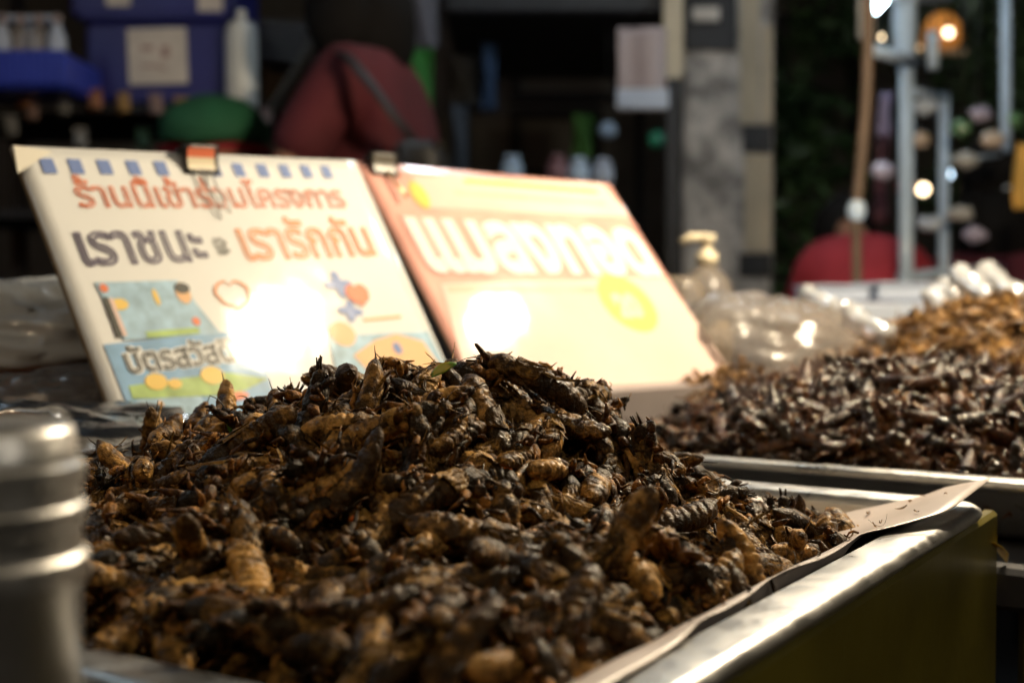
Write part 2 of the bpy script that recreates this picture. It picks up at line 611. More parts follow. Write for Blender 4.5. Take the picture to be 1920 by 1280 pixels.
# person in maroon seen from behind and the side, bag strap across the back
pp = W(700, 200, 2.78)
p1, hd1, Mp1 = person((pp.x + .0, 2.78, 0), R(-103), 'standing person in maroon shirt with black hair and a strap across the back',
                      M_red, lean=.02, arm_fwd=.45, bow=.1, scale=1.06, long_hair=True)
mb = MB(); _i = p1.matrix_world.inverted() if False else Mp1.inverted()
mb.ball(_i @ W(640, 30, 2.72), (.062, .075, .10), 18, 14, nz=.15, seed=2)
mb.build('hair_tail', M_hair, p1)
bag = empty('shoulder_bag', W(785, 285, 2.48), label='black shoulder bag hanging by a strap from the person in maroon', cat='bag')
bw = bag.location
mb = MB(); mb.box((0, 0, -.06), (.10, .10, .16), bev=.02); mb.build('pouch', M_black, bag)
mb = MB()
pts = [W(632, 92, 2.62), W(655, 110, 2.50), W(700, 165, 2.44), W(745, 225, 2.44), W(785, 275, 2.48)]
mb.tube([p - bw for p in pts], .014, 8, flat=.3); mb.build('strap', M_black, bag)

# person in green cap behind the left poster
pp = W(408, 300, 2.9)
p2, hd2, Mp2 = person((pp.x, 2.9, 0), R(20), 'seated person in a green hat behind the white poster', M_jean, seated=True, lean=.05, scale=1.0, hair=False)
dz = pp.z + .02 - (Mp2 @ hd2).z
p2.location.z += dz * 0
hw2 = Vector((pp.x + .02, 2.9, 0))
sc = (pp.z - .03) / (hd2.z)
p2.scale = (sc, sc, sc)
hc = p2.matrix_basis @ hd2
mb = MB()
mb.ball((0, 0, 0.02), (.125, .125, .088), 28, 16, nz=.05)
mb.tube([(-.10, -.085, -.0), (0, -.16, -.012), (.10, -.085, -.0)], [.02, .05, .02], 12, flat=.2)
cap = mb.build('felt_hat', M_green)
cap.location = (pp.x, 2.88, W(408, 268, 2.88).z)
tag(cap, 'soft green hat on the person behind the white poster', 'hat')
mb = MB()
mb.tube([Vector((.118 * math.cos(a * math.pi / 12), .118 * math.sin(a * math.pi / 12), -.022)) for a in range(25)], .012, 8)
bnd = mb.build('band', M_redb, cap)

# crouched person in red, and the dark one at the right edge
pp = W(1630, 400, 3.1)
p3, hd3, _ = person((pp.x, 3.1, .36), R(172), 'bent-over person in a crimson shirt with their back turned behind the bags', M_redb,
                    seated=True, lean=.80, arm_fwd=.6, curve=.20, bow=1.5, scale=.88, long_hair=True)
pp = W(1872, 400, 3.3)
p4, hd4, _ = person((pp.x, 3.3, 0), R(160), 'seated person in a dark maroon shirt at the stall frame of tubes', M_red2, seated=True,
                    lean=.25, arm_fwd=1.1, scale=1.08, long_hair=True)
for q, (x, y) in enumerate([(p4.location.x, p4.location.y), (p2.location.x, p2.location.y)]):
    st = empty('stool', (x, y, 0), label=['stool under the person in dark maroon', 'stool under the person in the green hat'][q], cat='stool', group='stools under the seated people')
    mb = MB(); mb.lathe((0, 0, .33), [(.14, 0), (.15, .01), (.15, .03), (.14, .035)], 20); mb.build('seat', M_dark, st)
    for k in range(4):
        a = k * math.pi / 2 + .7
        mb = MB(); mb.cyl((.14 * math.cos(a), .14 * math.sin(a), 0), (.1 * math.cos(a), .1 * math.sin(a), .33), .012, 8); mb.build('leg', M_dark, st)

# ------------------------------------------------------------------ blue boxes top left
rack = empty('market_rack', (0, 0, 0), label='dark rack carrying the blue boxes behind the white poster', cat='rack')
zt = W(300, 205, 3.2).z
x0, x1 = W(-120, 200, 3.2).x, W(640, 200, 3.2).x
mb = MB(); mb.box(((x0 + x1) / 2, 3.4, zt - .012), (x1 - x0, .6, .02)); mb.build('shelf', M_dark, rack, smooth=False)
mb = MB(); mb.box(((x0 + x1) / 2, 3.4, zt - .27), (x1 - x0, .6, .02)); mb.build('shelf', M_dark, rack, smooth=False)
for x in (x0 + .02, x1 - .02):
    for y in (3.12, 3.68):
        mb = MB(); mb.box((x, y, (zt + .62) / 2), (.035, .035, zt + .62)); mb.build('upright', M_dark, rack, smooth=False)


def bluebox(px0, px1, py0, py1, Y, m, label, depth=.3, rot=0, lid=True):
    a, b = W(px0, py1, Y), W(px1, py0, Y)
    o = empty('storage_box', ((a.x + b.x) / 2, Y + depth / 2, a.z), rot, label, 'box', 'blue boxes on the rack')
    w, h = b.x - a.x, b.z - a.z
    mb = MB(); mb.box((0, 0, h / 2), (w, depth, h), bev=.012); mb.build('body', m, o, smooth=False)
    if lid:
        mb = MB(); mb.box((0, 0, h + .012), (w + .02, depth + .02, .022), bev=.006); mb.build('lid', m, o, smooth=False)
    return o, w, h


bb, w, h = bluebox(160, 425, 40, 198, 3.15, M_blue, 'large dark blue box with a square white label')
mb = MB(); mb.box((-.005 + (300 - 292) / F * 3.15, -.1535, h * .58), ((355 - 245) / F * 3.15, .004, (145 - 42) / F * 3.15), Matrix.Rotation(R(-2), 3, 'Y')); mb.build('paper_label', M_paper, bb, smooth=False)
mb = MB()
for (dx, dz, w_, h_) in [(-.02, .02, .03, .012), (.025, .01, .02, .03), (-.01, -.025, .05, .006), (.02, -.03, .02, .006)]:
    mb.box((dx, -.1565, h * .58 + dz), (w_, .001, h_))
mb.build('print', mat('faded print', (.38, .25, .24), .7), bb, smooth=False)
b2, w, h = bluebox(130, 440, -130, 32, 3.2, M_blue, 'second dark blue box stacked on the labelled one')
for (a_, b_, c_, d_) in [(200, 245, -35, 12), (372, 418, -20, 38)]:
    p = (W(a_, d_, 3.2) + W(b_, c_, 3.2)) / 2
    mb = MB(); mb.box((p.x - b2.location.x, -.1535, p.z - b2.location.z), ((b_ - a_) / F * 3.2, .004, (d_ - c_) / F * 3.2)); mb.build('paper_label', M_paper, b2, smooth=False)
b3, w, h = bluebox(-90, 122, 92, 165, 2.9, M_blue2, 'open bright blue crate full of bottles at the rack end', lid=False)
for k in range(14):
    mb = MB(); mb.box((-w / 2 + (k + .5) * w / 14, -.153, h / 2), (.007, .006, h * .85)); mb.build('slat', M_blue2, b3, smooth=False)
for k in range(7):
    px = 5 + k * 17
    p = W(px, 98, 2.98 + .05 * (k % 2))
    o = empty('bottle', p, label='clear water bottle standing in the bright blue crate', cat='bottle', group='bottles in the bright blue crate')
    mb = MB(); mb.lathe((0, 0, -.06), [(.02, 0), (.022, .02), (.022, .09), (.012, .115), (.009, .125)], 12); mb.build('body', M_film if k % 3 else M_foam, o)
    mb = MB(); mb.lathe((0, 0, .066), [(.011, 0), (.011, .018), (.009, .02)], 12); mb.build('cap', M_foam if k % 2 else M_pink, o)
a, b = W(417, 200, 3.05), W(476, 32, 3.05)
cn = empty('white_canister', ((a.x + b.x) / 2, 3.09, a.z), label='white round-topped canister standing at the end of the blue box', cat='canister')
r_ = (b.x - a.x) / 2; h_ = b.z - a.z
mb = MB(); mb.lathe((0, 0, 0), [(r_ * .96, 0), (r_, .01), (r_, h_ * .82), (r_ * .93, h_ * .92), (r_ * .62, h_ * .985), (r_ * .3, h_)], 28); mb.build('body', M_white, cn)
mb = MB(); mb.lathe((0, 0, h_ + .001), [(r_ * .3, 0), (r_ * .3, .02), (r_ * .24, .024)], 20); mb.build('stopper', M_white, cn)
# stacked slatted crate panel to the right of the canister
a, b = W(482, 112, 3.3), W(572, 36, 3.3)
sc_ = empty('slatted_crate', ((a.x + b.x) / 2, 3.42, a.z), label='dark grey slatted crate right of the white canister', cat='crate')
M_gr = mat('grey slats', (.09, .10, .11), .5)
for k in range(4):
    mb = MB(); mb.box((0, -.1, .012 + k * (b.z - a.z) / 4), (b.x - a.x, .012, .014), Matrix.Rotation(R(7), 3, 'Y')); mb.build('slat', M_gr, sc_, smooth=False)
mb = MB(); mb.box((0, 0, (b.z - a.z) / 2), (b.x - a.x, .18, b.z - a.z)); mb.build('body', M_black, sc_, smooth=False)
mb = MB(); pa, pb = W(645, -10, 2.9), W(515, 205, 3.0); mb.cyl(pa + (pa - pb) * .4, pb, .016, 12)
tag(mb.build('umbrella_strut', mat('strut grey', (.16, .16, .15), .4)), 'slanting grey strut left of the person in maroon', 'strut')

# small goods hanging in a row under the boxes, dim and warm
M_good = [mat('goods a', (.30, .12, .05), .6), mat('goods b', (.34, .20, .07), .6), mat('goods c', (.22, .14, .12), .6), mat('goods d', (.05, .12, .05), .6), mat('goods e', (.20, .20, .2), .6)]
gl_names = ['orange', 'amber', 'brown', 'green', 'grey']
rg = random.Random(3)
for k, (px, py, c) in enumerate([(45, 185, 0), (178, 190, 0), (232, 196, 1), (292, 200, 2), (396, 205, 2), (440, 212, 0), (498, 218, 2), (555, 222, 1),
                                 (268, 264, 3), (150, 262, 4), (60, 210, 2), (592, 250, 4), (610, 290, 1), (120, 200, 4), (340, 205, 1), (20, 240, 4)]):
    Y = 3.08 + rg.uniform(-.02, .03)
    p = W(px, py, Y)
    o = empty('snack_packet', p, rg.uniform(-.3, .3), 'small dim %s packet hanging under the rack shelf' % gl_names[c], 'packet', 'small %s packets under the blue boxes' % gl_names[c])
    mb = MB(); mb.box((0, 0, 0), (.034, .012, .042), bev=.005); mb.build('pouch', M_good[c], o)
    mb = MB(); mb.box((0, 0, .026), (.034, .003, .008)); mb.build('seal', M_good[c], o, smooth=False)

# ------------------------------------------------------------------ green banner and hanging strips
def strip(name, px0, px1, py0, py1, Y, m, label, cat='banner'):
    a, b = W(px0, py1, Y), W(px1, py0, Y)
    w, h = b.x - a.x, b.z - a.z
    mb = MB()
    mb.sheet(lambda u, v: Vector(((u - .5) * w * (1 - .1 * math.sin(v * 3)), .015 * math.sin(u * 6 + v * 4), v * h)), 8, 12)
    o = mb.build(name, m)
    solid(o, .003)
    o.location = ((a.x + b.x) / 2, Y, a.z)
    return tag(o, label, cat)


strip('green_banner', 768, 812, 92, 300, 3.6, M_greenb, 'green cloth banner hanging right of the person in maroon')
strip('blue_banner', 903, 931, 82, 208, 4.2, mat('blue cloth', (.03, .07, .16), .7), 'narrow blue strip hanging under the black awning')
strip('grey_cloth', 765, 822, -60, 92, 3.9, mat('grey cloth', (.13, .13, .16), .8), 'pale grey cloth hanging above the green banner', 'cloth')
strip('grey_cloth', 655, 740, -60, 60, 4.3, mat('grey green cloth', (.08, .10, .09), .8), 'grey green cloth hanging behind the head of the person in maroon', 'cloth')
strip('grey_cloth', 845, 878, 198, 330, 4.0, mat('slate cloth', (.06, .075, .10), .8), 'slate blue cloth hanging below the awning', 'cloth')
strip('green_cloth', 1073, 1112, 215, 300, 4.1, mat('deep green cloth', (.03, .10, .01), .8), 'small dark green cloth hanging below the awning', 'cloth')
strip('grey_cloth', 842, 900, 105, 195, 4.4, mat('taupe cloth', (.07, .065, .06), .8), 'taupe cloth hanging under the left end of the awning', 'cloth')

# little glossy goods right above the red poster
tb2 = empty('side_table', (0.15, 3.6, 0), label='dark side table behind the red poster', cat='table')
zz = W(1100, 345, 3.5).z
mb = MB(); mb.box((-.325, 0, zz - .02), (.85, .3, .03)); mb.build('tabletop', M_dark, tb2, smooth=False)
for sx in (-.72, .07):
    for sy in (-.12, .12):
        mb = MB(); mb.box((sx, sy, (zz - .036) / 2), (.04, .04, zz - .036)); mb.build('leg', M_dark, tb2, smooth=False)
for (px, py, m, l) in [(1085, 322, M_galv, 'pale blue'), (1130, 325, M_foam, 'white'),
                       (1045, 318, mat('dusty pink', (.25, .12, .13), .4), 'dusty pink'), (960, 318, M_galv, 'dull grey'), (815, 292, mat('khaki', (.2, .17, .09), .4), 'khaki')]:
    p = W(px, py, 3.5)
    o = empty('jar', (p.x, 3.5, zz - .004), label='%s jar standing on the dark side table behind the red poster' % l, cat='jar')
    h_ = p.z - zz + .03
    mb = MB(); mb.lathe((0, 0, 0), [(.026, 0), (.03, .008), (.03, h_ * .8), (.02, h_ * .9)], 16); mb.build('body', m, o)
    mb = MB(); mb.lathe((0, 0, h_ * .9), [(.022, 0), (.022, .016), (.018, .02)], 16); mb.build('lid', m, o)

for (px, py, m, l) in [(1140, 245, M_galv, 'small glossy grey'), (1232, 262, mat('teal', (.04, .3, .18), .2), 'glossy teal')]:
    o = empty('light_spot_ball', W(px, py, 4.1), label='%s bauble hanging on a string below the awning' % l, cat='light-spot stand-in')  # glossy balls added to stand in for blurred light spots
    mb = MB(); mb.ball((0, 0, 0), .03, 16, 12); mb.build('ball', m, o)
    mb = MB(); mb.cyl((0, 0, .03), (0, 0, .45), .002, 6); mb.build('string', M_black, o)

# ------------------------------------------------------------------ tubes of the stall frame on the right
fr = empty('stall_frame', (0, 0, 0), label='frame of pale metal tubes over the stall on the right', cat='stall frame')
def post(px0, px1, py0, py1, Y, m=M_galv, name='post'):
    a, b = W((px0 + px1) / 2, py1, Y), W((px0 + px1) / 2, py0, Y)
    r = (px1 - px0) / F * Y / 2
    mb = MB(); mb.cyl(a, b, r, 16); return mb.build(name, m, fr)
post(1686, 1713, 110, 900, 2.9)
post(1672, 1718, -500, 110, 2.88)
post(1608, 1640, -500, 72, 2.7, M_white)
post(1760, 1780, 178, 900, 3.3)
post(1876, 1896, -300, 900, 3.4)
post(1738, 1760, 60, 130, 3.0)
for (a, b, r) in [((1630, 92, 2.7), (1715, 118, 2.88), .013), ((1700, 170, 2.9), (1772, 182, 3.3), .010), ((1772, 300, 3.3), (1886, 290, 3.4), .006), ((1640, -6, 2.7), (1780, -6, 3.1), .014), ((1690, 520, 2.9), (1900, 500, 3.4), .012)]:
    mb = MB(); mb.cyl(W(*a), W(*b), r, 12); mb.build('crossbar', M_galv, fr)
# lit fluorescent tube at the top
tl = empty('tube_lamp', W(1650, 12, 2.75), label='lit fluorescent tube at the top of the stall frame', cat='lamp')
mb = MB(); mb.cyl((-.03, -.05, -.016), (.30, .38, .30), .013, 12); mb.build('tube', M_tube, tl)
mb = MB(); mb.box((.135, .165, .185), (.05, .64, .03), Matrix.Rotation(R(-38), 3, 'Z') @ Matrix.Rotation(R(33), 3, 'X')); mb.build('holder', M_white, tl, smooth=False)
# yellow cloth strip at the far right edge
strip('yellow_strip', 1902, 1935, 270, 392, 2.6, mat('yellow cloth', (.62, .36, .08), .6), 'yellow strip hanging at the right edge of the view', 'cloth')
strip('violet_cloth', 1648, 1672, 175, 255, 3.2, mat('violet cloth', (.33, .27, .40), .7), 'pale violet cloth hanging behind the metal tubes', 'cloth')
strip('maroon_cloth', 1640, 1668, 255, 420, 3.3, mat('maroon cloth 2', (.09, .03, .04), .8), 'maroon cloth hanging low behind the metal tubes', 'cloth')

# lit bulbs seen out of focus
def bulb(px, py, Y, r, m, label):
    o = empty('light_bulb', W(px, py, Y), label=label, cat='light bulb', group='lit bulbs over the far stalls')
    mb = MB(); mb.ball((0, 0, 0), r, 16, 12); mb.build('glass', m, o)
    mb = MB(); mb.lathe((0, 0, r * .95), [(r * .45, 0), (r * .45, .02), (r * .3, .025)], 10); mb.cyl((0, 0, r + .02), (0, 0, r + .5), .002, 6); mb.build('socket', M_black, o)
    return o
bulb(1731, 355, 4.0, .018, M_bulbw, 'brightest warm bulb just right of the pale tube')
bulb(1777, 327, 4.2, .015, M_bulbc, 'cool white bulb left of a pair')
bulb(1836, 325, 4.2, .015, M_bulbc, 'cool white bulb right of a pair')
bulb(1820, 323, 4.4, .010, M_bulbc, 'smaller cool bulb touching the right one of the pair')
bulb(1785, 300, 4.4, .006, M_bulbc, 'faint small cool bulb above the pair')
bulb(1778, 62, 3.9, .014, M_bulbw, 'warm bulb glowing inside the orange lantern')
bulb(1654, 70, 4.2, .007, M_bulbw, 'dim warm bulb beside the pale tube at the top')
bulb(1725, 90, 4.2, .008, M_bulbo, 'dim amber bulb between two pale tubes')
lan = empty('lantern', W(1778, 62, 3.9), label='small orange paper lantern among the leaves', cat='lantern')
M_lan = mat('orange paper', (.8, .3, .05), .6, emit=(1, .38, .08), estr=.25)
mb = MB(); mb.lathe((0, 0.06, -.03), [(.05, 0), (.065, .02), (.055, .07), (.03, .10)], 16); mb.build('shade', M_lan, lan)
mb = MB(); mb.box((0.01, .06, -.05), (.13, .05, .012)); mb.build('base', M_wood, lan, smooth=False)

# tree behind
tr = empty('tree', (W(1900, 600, 5.2).x, 5.2, 0), label='leafy tree behind the stall frame in the upper right', cat='tree')
mb = MB()
mb.tube([(0, 0, 0), (.03, 0, .9), (-.04, .03, 1.7), (.1, 0, 2.4)], [.07, .06, .05, .03], 10)
for q in range(6):
    a = q * 1.1
    mb.tube([(-.04, .03, 1.5 + q * .1), (.3 * math.cos(a), .3 * math.sin(a), 1.8 + q * .1), (.6 * math.cos(a), .6 * math.sin(a), 2.0 + q * .1)], [.025, .016, .006], 6)
mb.build('trunk', M_bark, tr)
mb = MB(); rg = random.Random(9)
cl = [(rg.gauss(0, .42), rg.gauss(0, .4), 2.0 + rg.gauss(0, .32)) for _ in range(26)]
for k in range(7000):
    c = rg.choice(cl)
    p = Vector((c[0] + rg.gauss(0, .10), c[1] + rg.gauss(0, .10), c[2] + rg.gauss(0, .08)))
    d = Vector((rg.gauss(0, 1), rg.gauss(0, 1), rg.gauss(-.4, .6))).normalized() * .045
    s_ = d.cross(Vector((rg.gauss(0, 1), rg.gauss(0, 1), rg.gauss(0, 1)))).normalized() * .016
    mb.add([p - d, p + s_, p + d, p - s_], [(0, 1, 2, 3)])
tag(mb.build('crown', M_leafg, tr, smooth=False), kind='stuff')
# low potted plant near the grey wall
pl = empty('potted_plant', (W(1490, 500, 4.9).x, 4.9, 0), label='dim potted plant against the grey wall right of the pole', cat='plant')
mb = MB(); mb.lathe((0, 0, 0), [(.12, 0), (.17, .3), (.18, .32), (.16, .32)], 20); mb.build('pot', M_bark, pl)
mb = MB(); mb.tube([(0, 0, .3), (.02, 0, .8), (0, .02, 1.3)], [.02, .015, .008], 8); mb.build('stem', M_bark, pl)
mb = MB()
for k in range(420):
    p = Vector((rg.gauss(0, .14), rg.gauss(0, .12), 1.25 + rg.gauss(0, .22)))
    d = Vector((rg.gauss(0, 1), rg.gauss(0, 1), rg.gauss(0, .6))).normalized() * .05
    s_ = d.cross(Vector((rg.gauss(0, 1), rg.gauss(0, 1), rg.gauss(0, 1)))).normalized() * .018
    mb.add([p - d, p + s_, p + d, p - s_], [(0, 1, 2, 3)])
tag(mb.build('leaves', M_leafg, pl, smooth=False), kind='stuff')

# bamboo umbrella pole
bp = empty('umbrella_pole', W(1615, 560, 2.2), label='slender brown pole rising in front of the person in crimson', cat='pole')
o0 = bp.location
mb = MB()
pts = [W(1612, 900, 2.2), W(1607, 545, 2.2), W(1605, 400, 2.2), W(1613, 320, 2.2), W(1624, 200, 2.2), W(1627, 100, 2.2), W(1628, -300, 2.2)]
mb.tube([p - o0 for p in pts], [.009, .009, .009, .010, .0105, .010, .010], 12)
mb.build('shaft', M_bam, bp)
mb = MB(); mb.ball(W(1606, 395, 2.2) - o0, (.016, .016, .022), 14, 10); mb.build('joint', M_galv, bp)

# =================================================================== the stall
U = Vector((.541, .841, 0)).normalized()
C0 = Vector((.0038, .2515, HZ - .098))
V = Vector((-U.y, U.x, 0))
TA, TB = .431, .40
M_tray = Matrix((U, V, Vector((0, 0, 1)))).transposed().to_4x4()   # local x=a along U, y=b along V
M_tray.translation = C0
TZ = HZ - .135                    # table top height

# the cart
cart = empty('food_cart', (0, 0, 0), label='olive yellow food cart under the trays', cat='cart')
def tl_(a, b, z):                  # tray axes to world
    return C0 + U * a + V * b + Vector((0, 0, z))
mb = MB()
prof = [(-.06, .012), (-.045, .004), (.52, .004)]
zt_, zb_ = TZ - .004, .16
A0, A1 = .004, .451
pl_ = [tl_(A0, .012, 0), tl_(A1, .012, 0), tl_(A1 + .01, .022, 0)]
mb = MB()
c = tl_((A0 + A1) / 2, .0025 + .004, 0)
zt_ = HZ - .098 - .0078
mb.box((c.x, c.y, (zt_ + zb_) / 2), (A1 - A0, .008, zt_ - zb_), M_tray.to_3x3(), bev=.002)
side = mb.build('side_sheet', M_olive, cart, smooth=False)
mb = MB()
c = tl_(A0 + .004, .40, 0)
mb.box((c.x, c.y, (zt_ + zb_) / 2), (.008, .77, zt_ - zb_), M_tray.to_3x3(), bev=.002)
mb.build('front_sheet', M_olive, cart, smooth=False)
M_top = mat('cart top', (.055, .055, .06), .45, noise_amt=.3, noise_scale=12)
mb = MB()
c = tl_(.235, .40, 0)
mb.box((c.x, c.y, TZ - .012), (.43, .752, .022), M_tray.to_3x3(), bev=.003)
c = tl_(.97, .16, 0)
mb.box((c.x, c.y, TZ - .012), (1.03, 1.22, .022), M_tray.to_3x3(), bev=.003)
mb.build('counter_top', M_top, cart, smooth=False)
mb = MB(); c = tl_(.467, -.215, 0); mb.box((c.x, c.y, TZ - .075), (.008, .42, .15), M_tray.to_3x3(), bev=.003); mb.build('back_sheet', M_olive, cart, smooth=False)
# lower dark red and white panel seen past the end of the olive sheet
mb = MB(); c = tl_(.56, -.03, 0); mb.box((c.x, c.y, .45), (.16, .012, .66), M_tray.to_3x3(), bev=.002); mb.build('lower_panel', mat('dull red panel', (.10, .012, .014), .5, noise_amt=.3), cart, smooth=False)
mb = MB(); c = tl_(.497, -.022, 0); mb.box((c.x, c.y, .66), (.03, .010, .2), M_tray.to_3x3(), bev=.002); mb.build('white_strip', M_paper, cart, smooth=False)
for (a, b) in [(.03, .05), (.03, .72), (1.38, -.38), (1.38, .72)]:
    c = tl_(a, b, 0); mb = MB(); mb.box((c.x, c.y, (TZ - .024) / 2), (.04, .04, TZ - .024), M_tray.to_3x3()); mb.build('leg', M_steel2, cart, smooth=False)
# yellow paint mark: a small curved stroke
mb = MB()
def on_side(px, py):
    # intersect the view with the side sheet's outer face
    d = (W(px, py, 1) - Vector((0, 0, HZ)))
    t = (tl_(0, .0025, 0) - Vector((0, 0, HZ))).dot(V) / d.dot(V)
    return Vector((0, 0, HZ)) + d * t - V * .0012
pts = [on_side(*p) for p in [(1857, 1016), (1868, 1024), (1877, 1036), (1882, 1052)]]
mb.tube(pts, [.0006, .0022, .0026, .0005], 8, flat=.25)
mb.build('paint_mark', M_yel, cart)


def rounded(w, h, r, inset, n=7):
    """outline of a rounded rectangle, inset inwards; local x 0..w, y 0..h"""
    pts = []
    r2 = max(r - inset, .004)
    for (cx_, cy_, a0) in [(w - inset - r2, inset + r2, -90), (w - inset - r2, h - inset - r2, 0), (inset + r2, h - inset - r2, 90), (inset + r2, inset + r2, 180)]:
        for k in range(n + 1):
            a = R(a0 + 90 * k / n)
            pts.append((cx_ + r2 * math.cos(a), cy_ + r2 * math.sin(a)))
    return pts


def tray(name, M, w, h, label, depth=.034, m=M_steel):
    prof = [(.0205, -.0060), (.006, -.0070), (.0012, -.0060), (.0, -.0042), (.0006, -.0018), (.0028, -.0004), (.0040, 0), (.0048, .0001), (.0195, -.0006), (.0203, -.0008), (.0220, -.0020), (.0236, -.0060),
            (.028, -depth + .004), (.031, -depth + .001), (.036, -depth)]
    mb = MB()
    rings = [rounded(w, h, .030, i_) for i_, _ in prof]
    n = len(rings[0])
    vs, fs = [], []
    for (i_, z), rg_ in zip(prof, rings):
        for (x, y) in rg_:
            wob = .0010 * noise.noise(Vector((x * 14, y * 14, 3)))
            vs.append((x, y, z + wob))
    for i in range(len(prof) - 1):
        for j in range(n):
            a, b = i * n + j, i * n + (j + 1) % n
            fs.append((a, b, b + n, a + n))
    fs.append(tuple(range((len(prof) - 1) * n, len(prof) * n)))
    mb.add(vs, fs)
    o = mb.build(name, m, angle=50)
    o.matrix_world = M
    # outer wall below the lip so that it has thickness
    mb = MB()
    prof2 = [(.0215, -.0078), (.0230, -.010), (.027, -depth + .002), (.031, -depth - .0012), (.040, -depth - .0012)]
    vs, fs = [], []
    for (i_, z) in prof2:
        for (x, y) in rounded(w, h, .030, i_):
            vs.append((x, y, z))
    for i in range(len(prof2) - 1):
        for j in range(n):
            a, b = i * n + j, i * n + (j + 1) % n
            fs.append((a, a + n, b + n, b))
    fs.append(tuple(range(4 * n, 5 * n)))
    mb.add(vs, fs)
    mb.build('outer_wall', m, o)
    return tag(o, label, 'tray')


tray('steel_tray', M_tray, TA, TB, 'brushed steel tray holding the nearest heap of mole crickets')
# second tray behind
R2 = Vector((.334, .626, 0))
U2 = Vector((.563, .826, 0)).normalized()
V2 = Vector((-U2.y, U2.x, 0))
M_t2 = Matrix((U2, V2, Vector((0, 0, 1)))).transposed().to_4x4()
M_t2.translation = Vector((R2.x, R2.y, HZ - .0975))
T2A, T2B = .40, .40
tray('steel_tray', M_t2, T2A, T2B, 'steel tray behind the nearest one, holding the dark glossy insects')
M_t3 = M_t2.copy()
M_t3.translation = M_t2.translation + U2 * .415 + V2 * (.05) + Vector((0, 0, .004))
tray('steel_tray', M_t3, .40, .46, 'steel tray at the back right, holding the golden brown insects')

def smooth(x, a, b):
    t = min(1, max(0, (x - a) / (b - a)))
    return t * t * (3 - 2 * t)


# waxed paper lining the first tray
M_wax = mat('waxed paper', (.66, .57, .52), .38, noise_amt=.16, noise_scale=18, bump=.12, bump_scale=120, spec=.6)
def paper_fn(u, v):
    a = .032 + u * (TA - .060)
    far = smooth(u, .66, .90)
    over = .007 * (1 - smooth(u, .20, .30)) + .0025 + .022 * smooth(u, .70, .86)
    over += .0012 * math.sin(u * 23)
    fl = .037 + .085 * far                  # where the floor of the paper begins
    ew = .13
    if v < ew:
        s_ = v / ew
        if s_ < .35:
            k = s_ / .35
            b = .0262 - over * (1 - k)
            z = .0016 + .0006 * math.sin(u * 31) * (1 - k) + .006 * far * (1 - k)
        else:
            k = (s_ - .35) / .65
            b = .0262 + (fl - .0262) * k
            z = .0012 - .0327 * (k ** (1 - .25 * far))
            z += .005 * far * math.sin(k * 3.14)
    else:
        b = fl + (v - ew) / (1 - ew) * (TB - .034 - fl)
        z = -.0315
    # far wall (u=1)
    e1 = max(0, 1 - (1 - u) / .09)
    vv = b / TB
    wav = .012 * math.exp(-((vv - .30) / .07) ** 2) - .006 * math.exp(-((vv - .19) / .04) ** 2)
    z = max(z, -.0315 + e1 ** .9 * (.014 + wav))
    k = max(0, 1 - math.hypot((1 - u) * 6, v * 6))
    a += .010 * k
    b -= .004 * k
    z += .006 * k
    e2 = max(0, 1 - (1 - v) / .08)
    z = max(z, -.0315 + e2 * .026)
    e3 = max(0, 1 - u / .06)
    z = max(z, -.0315 + e3 * .020)
    z += .0010 * noise.noise(Vector((a * 30, b * 30, 0)))
    return Vector((a, b, z))
mb = MB(); mb.sheet(paper_fn, 90, 80)
pa_ = mb.build('waxed_paper', M_wax)
pa_.matrix_world = M_tray
solid(pa_, .0004)
tag(pa_, 'pinkish brown waxed paper lining the nearest tray with a raised corner', 'paper')

